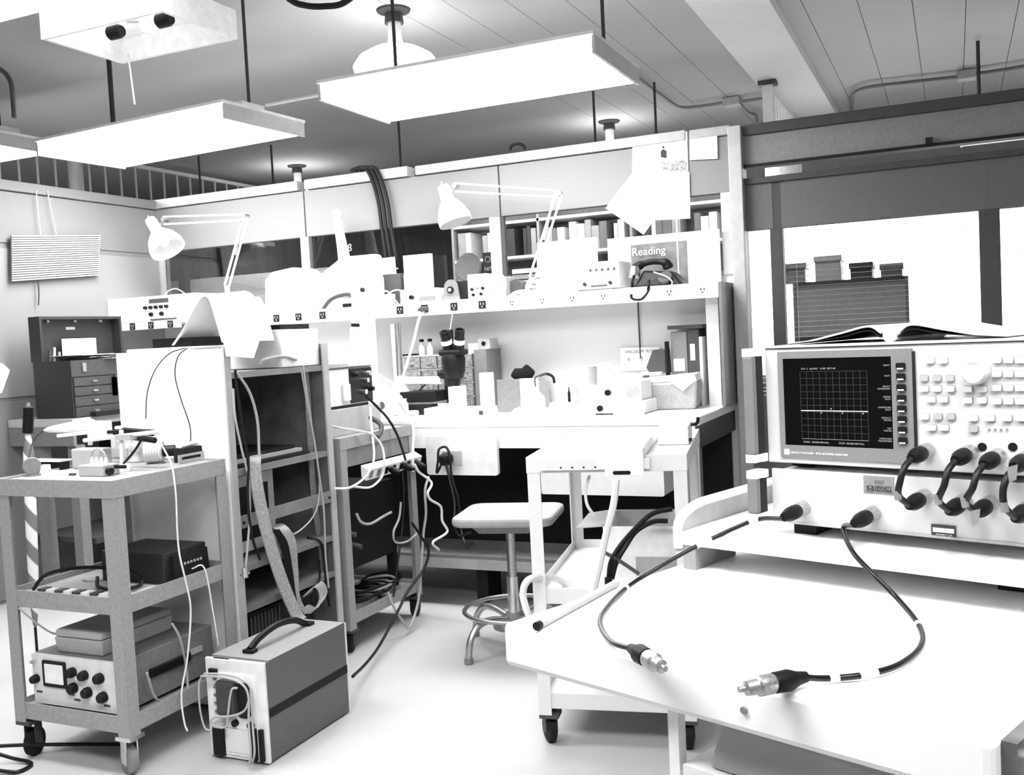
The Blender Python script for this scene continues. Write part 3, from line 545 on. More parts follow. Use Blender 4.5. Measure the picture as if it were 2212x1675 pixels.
# ================================================================ THINGS ON THE BENCH
BT = .9005
def bx(a, b, Y): return PY(a, b, Y).x
# boom-stand stereo microscope
t = thing('stereo_microscope', 'black stereo microscope on a white boom stand on the bench', 'microscope', (PY(860, 880, 4.45).x, 4.5, BT)); o0 = t.location
R = lambda x, y, Y=4.45: PY(x, y, Y)-o0
MB().box(-.14, -.1, 0, .14, .12, .025).build('base', white, t, bevel=.008)
MB().lath((0, 0, .025), (0, 0, .2), [(.075, 0), (.07, .4), (.04, .75), (.03, 1)], 24).build('column_foot', white, t, True)
MB().cyl((-.02, .02, .026), (-.02, .02, .48), .018, n=16).build('column', chrome, t, True)
MB().cyl((-.02, -.005, R(900, 822).z), R(955, 822), .02, n=16).build('boom', white, t, True)
h = R(980, 790)
MB().lath((h.x, h.y, R(975, 818).z), (h.x, h.y, R(980, 765).z), [(.045, 0), (.058, .3), (.062, .8), (.055, 1)], 24).build('body', black, t, True)
MB().box(h.x-.062, h.y-.05, R(980, 768).z, h.x+.066, h.y+.05, R(980, 755).z).build('prism_block', black, t, bevel=.012)
MB().lath((h.x-.01, h.y, R(975, 834).z), (h.x-.01, h.y, R(975, 818).z), [(.036, 0), (.04, 1)], 20).build('objective', black, t, True)
MB().lath((h.x-.075, h.y-.01, R(955, 808).z), (h.x-.035, h.y-.01, R(955, 808).z), [(.022, 0), (.024, .5), (.016, 1)], 16).build('focus_knob', black, t, True)
for (a, b_) in (((972, 760), (969, 716)), ((993, 760), (1003, 712))):
    p, q = R(*a), R(*b_); p.y -= .01; q.y -= .05
    MB().lath(p, q, [(.03, 0), (.026, .35), (.028, .36), (.028, .6), (.024, .62), (.025, 1), (.019, 1), (.017, .9)], 20).build('eyepiece_tube', black, t, True)
    MB().lath(p.lerp(q, .38), p.lerp(q, .58), [(.0285, 0), (.0285, 1)], 20).build('white_band', white, t, True)
one('bracket_plate', 'black upright holder behind the microscope eyepiece', 'holder', MB().box(bx(955, 750, 4.6), 4.6, BT, bx(978, 750, 4.6), 4.62, PY(965, 712, 4.6).z), black, bevel=.006)
cable('thin dark wire from the shelf to the microscope eyepiece', [PY(978, 676, 4.6), PY(975, 695, 4.55), PY(972, 713, 4.5)], .003, graycable)
# small-parts drawer cabinet
a, b_ = PY(884, 770, 4.72), PY(1030, 768, 4.72); t = thing('parts_cabinet', 'small parts drawer cabinet with clear drawers behind the microscope', 'cabinet', (a.x, 4.66, BT)); wd, ht = b_.x-a.x, a.z-BT
MB().box(0, .012, 0, wd, .2, ht).build('body', dgray, t)
for i in range(5): MB().box(0, 0, ht*i/4-.004 if i else 0, wd, .0115, ht*i/4+.004).build('rail', lgray, t)
for i in range(4):
    for j in range(4): 
        d = MB().box(wd*j/4+.004, -.004, ht*i/4+.006, wd*(j+1)/4-.004, .0115, ht*(i+1)/4-.006).build('drawer', M('clear_drawer', .22, .3, var=.6, scale=90), t)
        MB().box(wd*(j+.5)/4-.012, -.012, ht*(i+.4)/4, wd*(j+.5)/4+.012, -.0041, ht*(i+.4)/4+.004).build('pull', lgray, d)
MB().box(wd+.0005, .02, 0, wd+.075, .2, ht+.02).build('side_cheek', mgray, t)
for k, (x, g) in enumerate(((912, 'narrow shouldered'), (930, 'broad shouldered'))):
    p = PY(x, 765, 4.74); b_ = thing('reagent_bottle', g+' white reagent bottle with dark cap on the parts cabinet', 'bottle', (p.x, 4.74, BT+ht+.0005), group='reagent bottles')
    MB().lath((0, 0, 0), (0, 0, .075), [(.018, 0), (.018, .65), (.008, .82), (.008, 1)], 14).build('body', white, b_, True); MB().cyl((0, 0, .075), (0, 0, .09), .013, n=12).build('cap', black, b_, True)
one('tray_lid', 'flat black tray lying on the parts cabinet beside the bottles', 'tray', MB().box(a.x-.03, 4.7, BT+ht+.0005, PY(903, 765, 4.72).x, 4.8, BT+ht+.012), black)
b = fbox(1012, 742, 1033, 765, 4.7, .1); one('white_carton', 'small white carton on the parts cabinet end', 'carton', MB().box(b[0], 4.7, BT+ht+.0005, b[3], 4.8, b[5]), paper)
b = fbox(1034, 740, 1058, 760, 4.71, .08); t = thing('battery_box', 'grey box with a dark round port on the cabinet cheek', 'box', (b[0], 4.7, BT+ht+.021)); MB().box(0, 0, 0, .07, .1, .055).build('case', lgray, t); MB().cyl((.035, 0, .03), (.035, -.004, .03), .012, n=14).build('port', black, t)
# tall white tubes and the notes beside the support post
one('paper_tube', 'tall slim white tube standing behind the shelf post', 'tube', MB().cyl((-2.78, 4.66, BT), (-2.79, 4.66, 1.38), .022, n=16), white, smooth=True)
for k, (a0, pts) in enumerate((('thick white', ((778, 700), (795, 705), (803, 730), (800, 780), (812, 850), (860, 900))), ('thin white', ((770, 690), (790, 700), (808, 740), (806, 790), (818, 830), (848, 870))), ('thin grey', ((742, 790), (765, 786), (800, 800), (850, 830), (880, 880), (905, 930))))):
    cable(a0+' cable bundle strand hanging down the shelf support post', [PY(x, y, 4.5) for x, y in pts], (.007, .004, .005)[k], (whitecable, whitecable, graycable)[k])
cable('white power cable drooping from the shelf outlet to the bench', [PY(918, 668, 4.59), PY(905, 690, 4.57), PY(893, 740, 4.5), PY(878, 790, 4.45), PY(862, 840, 4.4), PY(850, 878, 4.35)], .007, whitecable)
t = thing('plug', 'dark plug pushed into the shelf outlet above the cabinet', 'plug', PY(920, 668, 4.596)); MB().box(-.025, -.03, -.012, .02, .0, .012).build('body', dgray, t, bevel=.004); MB().cyl((-.025, -.02, 0), (-.036, -.024, -.004), .007, n=8).build('strain_relief', dgray, t)
t = thing('clamp_fixture', 'slim white tube clamp with dark band hanging by the shelf post', 'clamp', PY(770, 780, 4.5)); o0 = t.location
MB().cyl(PY(772, 775, 4.5)-o0, PY(768, 700, 4.5)-o0, .017, n=14).build('tube', white, t, True); MB().cyl(PY(768, 716, 4.5)-o0, PY(768, 708, 4.5)-o0, .03, n=14).build('collar', white, t, True); MB().cyl(PY(768, 706, 4.5)-o0, PY(768, 699, 4.5)-o0, .024, n=14).build('dark_band', black, t, True)
MB().cyl(PY(758, 775, 4.5)-o0, PY(758, 715, 4.5)-o0, .006, n=10).build('side_rod', white, t, True)
# left part of the bench clutter
t = thing('tool_tray', 'black two tier tool tray on the bench under the boom', 'tray', (bx(905, 860, 4.45), 4.42, BT))
MB().box(-.1, 0, 0, .09, .15, .055).build('lower_bin', black, t, bevel=.004); MB().box(-.11, .02, .065, .1, .17, .12).build('upper_bin', black, t, bevel=.004); MB().box(-.105, .03, .0551, .095, .16, .0649).build('divider', lgray, t)
MB().bar((-.04, .1, .1201), (.05, .06, .17), .006).build('tool', dgray, t)
t = thing('spray_can', 'white aerosol can with round emblem behind the power cable', 'can', (bx(832, 870, 4.35), 4.35, BT)); MB().lath((0, 0, 0), (0, 0, .17), [(.034, 0), (.036, .03), (.036, .85), (.02, .95), (.014, 1)], 18).build('body', white, t, True)
MB().cyl((.0, -.036, .06), (.0, -.038, .06), .02, n=18).build('emblem', dgray, t)
one('squat_jar', 'small pale jar on the bench beside the aerosol can', 'jar', MB().lath((bx(868, 880, 4.35), 4.36, BT), (bx(868, 880, 4.35), 4.36, BT+.09), [(.03, 0), (.03, .75), (.022, .82), (.022, 1)], 16), lgray, smooth=True)
one('glass_beaker', 'small clear beaker on the bench beneath the microscope', 'beaker', MB().lath((bx(958, 870, 4.4), 4.4, BT), (bx(958, 870, 4.4), 4.4, BT+.06), [(.03, 0), (.03, .95), (.033, 1), (.027, 1), (.027, .05)], 18), M('beaker_glass', .5, .2, var=.2), smooth=True)
one('white_block', 'white upright carton under the microscope objective', 'carton', MB().box(*fbox(969, 836, 996, 885, 4.36, .06, BT)), paper)
b = fbox(916, 882, 1052, 905, 4.2, .12, BT); t = thing('slide_box', 'low white box with a dark catch at the bench edge', 'box', (b[0], 4.2, BT)); wd = b[3]-b[0]
MB().box(0, 0, 0, wd, .12, .05).build('body', paper, t, bevel=.003); MB().box(wd*.88, -.004, .015, wd*.94, -.0003, .035).build('catch', dgray, t)
one('tall_carton', 'tall pale carton beside the parts cabinet', 'carton', MB().box(*fbox(1036, 806, 1057, 862, 4.55, .06, BT)), offw)
one('grey_board', 'square grey panel with white edge standing on the bench', 'panel', MB().box(*fbox(1074, 820, 1121, 868, 4.5, .012, BT)), mgray)
one('white_pad', 'white printed pad standing beside the square grey panel', 'pad', MB().box(*fbox(1122, 818, 1160, 866, 4.52, .02, BT)), paper)
one('black_glove', 'crumpled black glove heap behind the grey panel', 'glove', MB().lath((bx(1106, 812, 4.75), 4.75, 1.075), (bx(1158, 808, 4.75), 4.73, 1.09), [(.01, 0), (.035, .2), (.03, .5), (.045, .7), (.02, .9), (.005, 1)], 12), fabric, smooth=True)
one('carton_stack', 'stack of pale cartons carrying the black glove', 'carton', MB().box(*fbox(1104, 826, 1165, 860, 4.7, .14, BT)), lgray)
cable('dark curved handle sticking up behind the white pad', [PY(x, y, 4.68) for x, y in ((1166, 812), (1180, 808), (1194, 814), (1198, 828))], .007, black, 'handle', cat='handle')
t = thing('wash_bottle', 'white wash bottle with thin dark spout on the bench', 'bottle', (bx(1163, 860, 4.45), 4.42, BT)); MB().lath((0, 0, 0), (0, 0, .13), [(.04, 0), (.045, .2), (.042, .6), (.015, .85), (.012, 1)], 18).build('body', white, t, True); MB().tube([(0, 0, .13), (0, 0, .17), (.03, -.01, .185), (.07, -.02, .195)], .004).build('spout', dgray, t, True)
one('rag', 'folded white cloth lying at the bench edge', 'cloth', MB().hexa([(bx(1105, 890, 4.25), 4.21, BT), (bx(1175, 890, 4.25), 4.18, BT), (bx(1170, 880, 4.4), 4.36, BT), (bx(1110, 880, 4.4), 4.35, BT)]+[(bx(1120, 890, 4.25), 4.23, BT+.03), (bx(1165, 890, 4.25), 4.21, BT+.05), (bx(1160, 880, 4.4), 4.34, BT+.06), (bx(1120, 880, 4.4), 4.34, BT+.03)]), paper, bevel=.01)
t = thing('test_fixture', 'white bench test fixture with jar and dark knobs', 'instrument', (bx(1190, 895, 4.3), 4.28, BT)); wd = bx(1395, 880, 4.3)-bx(1190, 880, 4.3)
MB().box(0, 0, 0, wd, .22, .06).build('base', paper, t, bevel=.005); MB().box(.02, .06, .0601, wd*.45, .2, .13).build('left_block', paper, t, bevel=.005); MB().box(wd*.5, .03, .0601, wd*.96, .2, .15).build('right_block', paper, t, bevel=.005)
MB().lath((wd*.36, .12, .1301), (wd*.36, .12, .22), [(.035, 0), (.036, .85), (.036, 1), (.032, 1), (.03, .9)], 20).build('jar', lgray, t, True)
for x, z in ((.62, .1), (.55, .03)): MB().cyl((wd*x, .03 if z > .06 else 0, z), (wd*x, -.012 if z < .06 else .012, z), .014, n=14).build('knob', black, t, True)
MB().prism(circ(wd*.87, .1, .03, 20), 'xz', .022, .0299).build('dial', lgray, t); MB().box(wd*.28, .0, .0605, wd*.31, .02, .13).build('clip', lgray, t); MB().box(wd*.5, -.002, .001, wd*.68, -.0004, .006).build('shadow_strip', black, t)  # black strip painted as the shadow along the foot of the base
MB().lath((wd*.2, .03, .0601), (wd*.2, .03, .13), [(.007, 0), (.007, .6), (.003, .8), (.003, 1)], 10).build('dark_vial', black, t, True)
MB().tube([(wd*.5, .1, .15), (wd*.52, .1, .19), (wd*.6, .1, .2)], .005).build('hose', lgray, t, True)
one('white_cone', 'pale paper cone leaning on the white test fixture', 'cone', MB().lath((bx(1308, 820, 4.6), 4.6, BT), (bx(1308, 820, 4.6), 4.6, 1.13), [(.065, 0), (.06, .5), (.02, 1)], 18), paper, smooth=True)
# foam tub
t = thing('foam_tub', 'white foam tub lined with paper at the bench end', 'tub', (-1.25, 4.585, BT), math.radians(6)); W1, D1, H1 = .15, .1, .13
m = MB().hexa([(-W1*.9, -D1*.9, 0), (W1*.9, -D1*.9, 0), (W1*.9, D1*.9, 0), (-W1*.9, D1*.9, 0), (-W1, -D1, H1), (W1, -D1, H1), (W1, D1, H1), (-W1, D1, H1)]); m.build('shell', M('foam', .42, .9, var=.12, scale=80), t, bevel=.012)
MB().hexa([(-W1*.97, -D1*.95, H1+.0005), (W1*.97, -D1*.95, H1+.0005), (W1*.97, D1*.95, H1+.0005), (-W1*.97, D1*.95, H1+.0005), (-W1*.9, -D1*.8, H1+.02), (W1*.9, -D1*.9, H1+.03), (W1*.9, D1*.9, H1+.035), (-W1*.9, D1*.9, H1+.01)]).build('paper_liner', paper, t)
MB().prism([(.02, -.11), (.14, -.11), (.08, -.16)], 'xz', -D1-.004, -D1-.001).build('paper_flap', paper, t).location = (0, 0, H1+.115)
# binders at the right end
b = fbox(1452, 716, 1500, 805, 4.74, .1, BT)
t = thing('wide_binder', 'wide grey binder with white spine label by the end post', 'binder', (b[0], 4.72, BT), group='binders at the bench end'); bw = b[3]-b[0]
MB().box(0, 0, 0, bw-.03, .14, b[5]-BT).build('cover', mgray, t, bevel=.004); MB().box(.012, -.0025, .17, bw-.045, -.0003, .23).build('spine_label', paper, t)
t = thing('dark_binder', 'dark binder with white spine window by the end post', 'binder', (b[3]-.028, 4.72, BT), group='binders at the bench end'); MB().box(0, 0, 0, .058, .14, b[5]+.01-BT).build('cover', dgray, t, bevel=.003); MB().box(.013, -.0025, .22, .036, -.0003, .3).build('spine_window', white, t)
one('thin_binder', 'thin white ring binder next to the end post', 'binder', MB().box(b[3]+.032, 4.71, BT, b[3]+.046, 4.86, b[5]-.03), white, 'binders at the bench end')
one('dark_tray', 'dark tray lid lying across the binders', 'lid', MB().box(b[0]-.01, 4.705, b[5]+.011, b[3]+.05, 4.87, b[5]+.03), dgray)
one('leaning_book', 'dark book leaning open beside the binders', 'book', MB().prism([(PY(x, y, 4.72).x, PY(x, y, 4.72).z) for x, y in ((1396, 795), (1410, 757), (1442, 753), (1446, 805), (1405, 808))], 'xz', 4.72, 4.76), dgray)
one('black_marker', 'black spiral bound pad standing against the grey binder', 'pad', MB().cyl((PY(1443, 800, 4.70).x, 4.70, BT), (PY(1440, 738, 4.70).x, 4.70, PY(1440, 738, 4.70).z), .011, n=12), black, smooth=True)
t = thing('wall_note', 'white handwritten note taped on the back panel below the shelf', 'note', PY(1383, 800, 4.868)); o0 = t.location
q = [PY(x, y, 4.868)-o0 for x, y in ((1340, 752), (1425, 750), (1425, 800), (1340, 802))]; MB().prism([(p.x, p.z) for p in q], 'xz', 0, .002).build('sheet', paper, t)
p = PY(1350, 764, 4.868)-o0; text(t, 'VACUUM  ROOM', .024, (p.x, -.001, p.z), (math.pi/2, 0, 0), mgray); p = PY(1356, 780, 4.868)-o0; text(t, '6       5', .028, (p.x, -.001, p.z), (math.pi/2, 0, 0), mgray)
one('loose_papers', 'loose white papers on the foam tub edge beside the book', 'paper', MB().hexa([(-1.42, 4.62, 1.06), (-1.3, 4.62, 1.06), (-1.32, 4.76, 1.07), (-1.43, 4.76, 1.07), (-1.42, 4.62, 1.063), (-1.3, 4.62, 1.063), (-1.32, 4.76, 1.073), (-1.43, 4.76, 1.073)]), paper)
one('paper_box', 'white carton under the loose papers', 'carton', MB().box(-1.43, 4.64, BT, -1.395, 4.76, 1.058), paper)
# ================================================================ LEFT BENCH AND TOOL CHEST
t = thing('side_bench', 'grey side bench against the left partition carrying the tool chest', 'bench', (-4.35, 3.68, 0))
MB().box(-.27, 0, .93, .2, .95, .97).build('top', M('side_bench_top', .45, .5), t); MB().box(-.27, .0, .83, .2, .02, .929).build('apron', mgray, t)
for x in (-.12, .13): MB().box(x, .02, 0, x+.06, .08, .83).build('leg', mgray, t)
MB().box(-.27, .6, .1, .2, .62, .83).build('back_panel', vdark, t); MB().box(-.27, .1, .3, .2, .6, .33).build('lower_shelf', dgray, t)
t = thing('tool_chest', 'dark machinist tool chest with open lid and drawers', 'tool chest', (-4.45, 3.72, .9705)); chm = M('chest_leatherette', .02, .6, var=.3, scale=150); drm = M('chest_drawer', .045, .5, var=.2, scale=60)
MB().box(0, 0, 0, .27, .56, .3).build('body', chm, t); MB().box(.2701, 0, .215, .275, .56, .3).build('front_flap', drm, t)
for i, (z0, z1) in enumerate(((.005, .055), (.06, .11), (.115, .16), (.165, .21))):
    for y0, y1 in (((.01, .55),) if i < 2 else ((.01, .27), (.285, .55))):
        d = MB().box(.2702, y0, z0, .278, y1, z1).build('drawer', drm, t)
        for yy in ((.14, .42) if i < 2 else ((y0+y1)/2,)): MB().box(.2781, yy-.015, (z0+z1)/2-.004, .288, yy+.015, (z0+z1)/2+.004).build('pull', steel, d)
for y in (.08, .38): MB().box(.2755, y-.012, .24, .283, y+.012, .285).build('latch', chrome, t); MB().box(.2782, .26, .1, .29, .285, .2).build('lock_bar', black, t)
MB().box(-.012, .0, .3, .008, .56, .54).box(.008, .0, .3, .07, .015, .54).box(.008, .545, .3, .07, .56, .54).box(.008, .015, .525, .07, .545, .54).build('lid', chm, t)
for y in (.1, .28, .46): MB().box(.01, y-.008, .51, .02, y+.008, .522).build('rivet', lgray, t)
MB().box(.009, .22, .47, .012, .28, .485).build('name_plate', lgray, t)
one('white_card', 'white card standing inside the open tool chest lid', 'card', MB().box(-4.4, 3.87, 1.272, -4.395, 4.1, 1.39), paper)
t = thing('paper_pile', 'messy pile of white papers on the open tool chest', 'papers', (-4.3, 4.0, 1.271)); 
for i in range(5):
    a = random.uniform(-.3, .3); MB().obox((random.uniform(-.04, .06), random.uniform(-.08, .14), .003+.006*i), (.1*math.cos(a), .1*math.sin(a), .004*(i % 2)), (-.14*math.sin(a), .14*math.cos(a), .0), (0, 0, .001)).build('sheet', paper if i != 2 else mgray, t)
for k, (y, hh, g) in enumerate(((3.76, .06, 'short'), (3.79, .075, 'tall'), (3.82, .05, 'stubby'))): one('pen', g+' tool standing in the open tool chest corner', 'tool', MB().cyl((-4.37, y, 1.271), (-4.37, y+.004, 1.271+hh), .007, n=8), (dgray, lgray, mgray)[k], smooth=True)
one('dark_book', 'dark book lying in front of the tool chest drawers', 'book', MB().obox((-4.13, 4.0, .983), (.02, .0, 0), (0, .2, 0), (0, 0, .012)), vdark)
for k, x in enumerate((-4.5, -4.56)):
    p = thing('dropper_bottle', ('pale' , 'grey')[k]+' dropper bottle beside the tool chest', 'bottle', (x+.02, 3.7+.04*k, .9705)); MB().lath((0, 0, 0), (0, 0, .09), [(.016, 0), (.016, .5), (.008, .65), (.01, .8), (.004, 1)], 12).build('body', (lgray, mgray)[k], p, True)
# furled umbrella
p, q, r_ = PY(62, 880, 3.0), PY(60, 935, 3.0), PY(68, 1250, 3.0); r_ = Vector((r_.x, 3.0, .0)); t = thing('furled_umbrella', 'furled umbrella with spiral white stripes standing behind the cart', 'umbrella', r_)
s1 = q-r_; n = 26; A = []; st = stripem('spiral_stripe', .15, .7, 4.0, 'DIAGONAL')
MB().lath((0, 0, .12), s1, [(.008, 0), (.02, .15), (.024, .55), (.022, .9), (.01, 1)], 16).build('canopy', st, t, True); MB().cyl((0, 0, 0), (0, 0, .13), .006, n=8).build('tip', black, t); MB().cyl(s1, p-r_, .022, n=14).build('handle', black, t, True)
# ================================================================ CARTS ON THE LEFT
def caster(par, x, y, z, dark, turn=0., wr_=.045):
    c = MB().box(x-.03, y-.03, z-.012, x+.03, y+.03, z)
    ca, sa = math.cos(turn), math.sin(turn); ax = Vector((ca, sa, 0)); ay = Vector((-sa, ca, 0)); o = Vector((x, y, 0))
    for s in (-1, 1): c.obox(o+ay*.012+ax*(s*.018)+Vector((0, 0, (z-.012+wr_)/2)), ax*.002, ay*.018, Vector((0, 0, (z-.012-wr_)/2+.012)))
    k = c.build('caster', dgray if dark else chrome, par)
    w_ = o+ay*.015+Vector((0, 0, wr_)); MB().lath(w_-ax*.015, w_+ax*.015, [(wr_*.8, 0), (wr_, .15), (wr_, .85), (wr_*.8, 1)], 20).build('wheel', rubber if dark else M('grey_wheel', .2, .5), k, True)
    return k
def cart(label, loc, rz, W, D, shelves, lip, pw, mat, zbot, top_t=.004, turns=(0, 0, 0, 0), dark=(0, 0, 0, 0), casters=True, pan=.02):
    t = thing('utility_cart', label, 'cart', loc, rz); ztop = shelves[0]
    for k, (sx, sy) in enumerate(((0, 0), (1, 0), (1, 1), (0, 1))):
        x0, y0 = sx*W, sy*D; dx, dy = (1 if sx == 0 else -1), (1 if sy == 0 else -1); m = MB()
        m.box(min(x0, x0+dx*pw), min(y0, y0+dy*.004), zbot, max(x0, x0+dx*pw), max(y0, y0+dy*.004), ztop-.002)
        m.box(min(x0, x0+dx*.004), min(y0+dy*.0041, y0+dy*pw), zbot, max(x0, x0+dx*.004), max(y0+dy*.0041, y0+dy*pw), ztop-.002)
        m.build('post', mat, t)
        if casters: caster(t, x0+dx*.03, y0+dy*.03, zbot, dark[k], turns[k])
    for i, z in enumerate(shelves):
        e = .0045 if i else -.002; m = MB(); zp = z-.008 if i == 0 else (z-pan)
        m.box(e, e, zp-.003, W-e, D-e, zp)
        for a in ((e, e, W-e, e+.003), (e, D-e-.003, W-e, D-e), (e, e+.003, e+.003, D-e-.003), (W-e-.003, e+.003, W-e, D-e-.003)): m.box(a[0], a[1], z-lip, a[2], a[3], z)
        m.build('shelf', mat, t, bevel=.0015)
    return t
c1 = cart('grey steel utility cart holding the white faced oscilloscope', (-2.79, 2.165, 0), 0, .49, .5, (.912, .555, .19), .055, .045, cartm, .125, turns=(.3, 1.2, 3.14, 2.9), dark=(1, 0, 0, 0))
C1T = .9045
# top-of-cart apparatus (cart top z)
def on(px_, py_, z=C1T): return PZ(px_, py_, z)
p = on(180, 1017); one('grey_project_box', 'plain grey project box at the back of the grey cart top', 'box', MB().box(p.x-.085, p.y+.03, C1T, p.x+.04, p.y+.09, C1T+.068), lgray, bevel=.004)
p = on(200, 1030); t = thing('switch_project_box', 'grey project box with white terminals and side knob on the cart', 'box', (p.x, p.y, C1T))
MB().box(-.06, 0, 0, .045, .07, .035).build('case', lgray, t, bevel=.003)
for i in range(4): MB().lath((-.03+.02*i, .03, .035), (-.03+.02*i, .03, .058), [(.006, 0), (.006, .6), (.003, 1)], 10).build('terminal', white, t, True)
MB().cyl((.045, .02, .015), (.062, .02, .015), .011, n=14).build('knob', black, t, True); MB().tube([(-.04, .03, .04), (-.025, .03, .075), (.0, .03, .085), (.025, .03, .07), (.035, .03, .03)], .003).build('wire', graycable, t, True); MB().cyl((.0455, .05, .025), (.09, .05, .025), .006, n=8).build('black_lead', black, t)
p = on(75, 1016); t = thing('slide_assembly', 'low white slide assembly with dark rail at the cart corner', 'apparatus', (p.x, p.y, C1T))
MB().box(-.04, 0, 0, .0, .06, .028).build('end_block', white, t); MB().box(.0005, .01, 0, .11, .05, .024).build('rail', vdark, t); MB().box(-.04, .0, .0285, .12, .06, .032).build('cover', paper, t); MB().box(.03, .008, .004, .05, .0099, .02).build('readout', lgray, t)
p = Vector((-2.765, 2.2, 0)); t = thing('round_disc', 'round grey disc standing on edge on the cart', 'disc', (p.x, p.y+.08, C1T)); MB().lath((-.005, 0, .032), (.006, -.006, .032), [(.027, 0), (.029, .5), (.027, 1)], 24).build('disc', mgray, t, True); MB().box(-.02, -.02, 0, .02, .02, .004).build('foot', mgray, t)
p = on(110, 1027); t = thing('white_clips', 'white clips and folded paper near the cart front edge', 'paper', (p.x, p.y, C1T)); MB().box(-.06, 0, 0, .08, .03, .012).build('folded_paper', paper, t); MB().lath((-.05, .02, .012), (-.05, .02, .03), [(.02, 0), (.018, 1)], 12).build('cap', white, t, True); MB().box(.08, .0, 0, .1, .012, .006).build('clip', dgray, t)
# clamp stand with syringes
p = on(265, 1018); t = thing('clamp_stand', 'white rod clamp stand carrying syringes and tubes on the cart', 'lab stand', (p.x, p.y, C1T)); o0 = t.location; Yc = p.y
R = lambda x, y, dy=0.: PY(x, y, Yc+dy)-o0
MB().lath((0, 0, 0), (0, 0, .022), [(.03, 0), (.03, .6), (.02, 1)], 18).build('base', white, t, True)
MB().cyl((0, 0, .022), R(262, 930), .007, n=12).build('rod', white, t, True)
MB().cyl(R(195, 962, .1), R(192, 905, .1), .008, n=10).build('rear_rod', white, t, True)
MB().cyl(R(182, 952), R(345, 933), .007, n=10).build('lower_tube', white, t, True); MB().cyl(R(125, 942, .06), R(235, 930, .06), .006, n=10).build('upper_tube', white, t, True)
MB().lath(R(95, 930, .08), R(200, 918, .08), [(.003, 0), (.01, .1), (.016, .4), (.02, .7), (.02, 1)], 14).build('syringe', M('clear_plastic', .75, .3, var=.2), t, True)
MB().box(*(list(R(195, 945, .05)-Vector((0, .01, 0)))+list(R(232, 910, .05)+Vector((0, .02, 0))))).build('clamp_block', white, t, bevel=.003)
MB().box(*(list(R(258, 950)-Vector((0, .02, 0)))+list(R(290, 938)+Vector((0, .01, 0))))).build('cross_clamp', lgray, t)
for a, b_, rr in (((232, 934), (290, 930), .006), ((268, 930), (330, 936), .011), ((290, 945), (335, 952), .01)): MB().cyl(R(*a, .05), R(*b_, .05), rr, n=12).build('black_clamp', black, t, True)
MB().lath(R(250, 925, .06), R(335, 926, .06), [(.006, 0), (.012, .3), (.012, .7), (.005, 1)], 12).build('clear_tube', paper, t, True)
MB().tube([R(95, 930, .08), R(75, 948, .08), R(65, 975, .06), R(62, 990, .05)], .003).build('tube_line', dgray, t, True)
MB().tube([R(306, 950), R(290, 975), R(268, 1000), R(245, 1012)], .004).build('black_lead', blackcable, t, True)
p = on(240, 1005); t = thing('acrylic_chamber', 'cloudy clear chamber behind the clamp stand rod', 'chamber', (p.x, p.y+.06, C1T)); MB().box(-.06, 0, 0, .07, .06, .085).build('body', M('cloudy_acrylic', .5, .3, var=.4, scale=40), t, bevel=.004); MB().box(-.055, -.003, .02, .02, -.0002, .05).build('label', lgray, t)
# cylinder blower
p = on(330, 1002); t = thing('mesh_cylinder', 'white knurled cylinder with mesh end lying on the cart', 'blower', (p.x, p.y, C1T)); d = Vector((.85, .5, 0)).normalized(); c0 = Vector((-.03, -.0, .04))
MB().lath(c0, c0+d*.06, [(.036, 0), (.039, .08), (.039, .92), (.036, 1)], 28).build('barrel', stripem('knurled', .55, .85, 40, 'X'), t, True); MB().lath(c0-d*.002, c0, [(.03, 0), (.03, 1)], 24).build('mesh', mgray, t); MB().cyl(c0+d*.0601, c0+d*.1, .02, n=12).build('motor', black, t, True)
MB().box(-.02, -.0, 0, .04, .02, .004).build('foot', mgray, t)
p = on(405, 1000); t = thing('slotted_bracket', 'slotted metal bracket bar lying along the cart edge', 'bracket', (p.x, p.y+.02, C1T)); MB().box(-.004, -.06, 0, .0, .07, .012).box(-.004, -.06, .0121, 0, -.045, .022).box(-.004, .05, .0121, 0, .07, .022).box(-.004, -.06, .0221, 0, .07, .03).build('bar', lgray, t); MB().box(-.05, -.03, 0, -.005, .06, .05).build('dark_base', vdark, t); MB().cyl((-.03, -.02, .055), (-.03, .06, .062), .008, n=10).build('tube', white, t, True)
cable('white cable crossing the cart top and hanging over its edge', [PX(x, y, X) for x, y, X in ((330, 932, -2.36), (345, 955, -2.34), (362, 985, -2.32), (372, 1010, -2.296), (378, 1050, -2.285), (381, 1090, -2.285), (383, 1150, -2.285))]+[PX(388, 1200, -2.285), PX(402, 1260, -2.28), PX(412, 1320, -2.28), PX(405, 1420, -2.28), PX(392, 1500, -2.28), PX(398, 1560, -2.27), PX(405, 1580, -2.26)], .003, whitecable)
cable('thin dark wire curving down the white rack panel', [PY(x, y, 2.665) for x, y in ((400, 752), (365, 765), (335, 800), (318, 850), (315, 905))], .002, blackcable)
cable('thin dark wire looping down the rack panel to the bracket', [PY(x, y, 2.66) for x, y in ((405, 752), (385, 770), (378, 810), (390, 860), (410, 920), (411, 960), (405, 985), (392, 1000))], .002, blackcable)
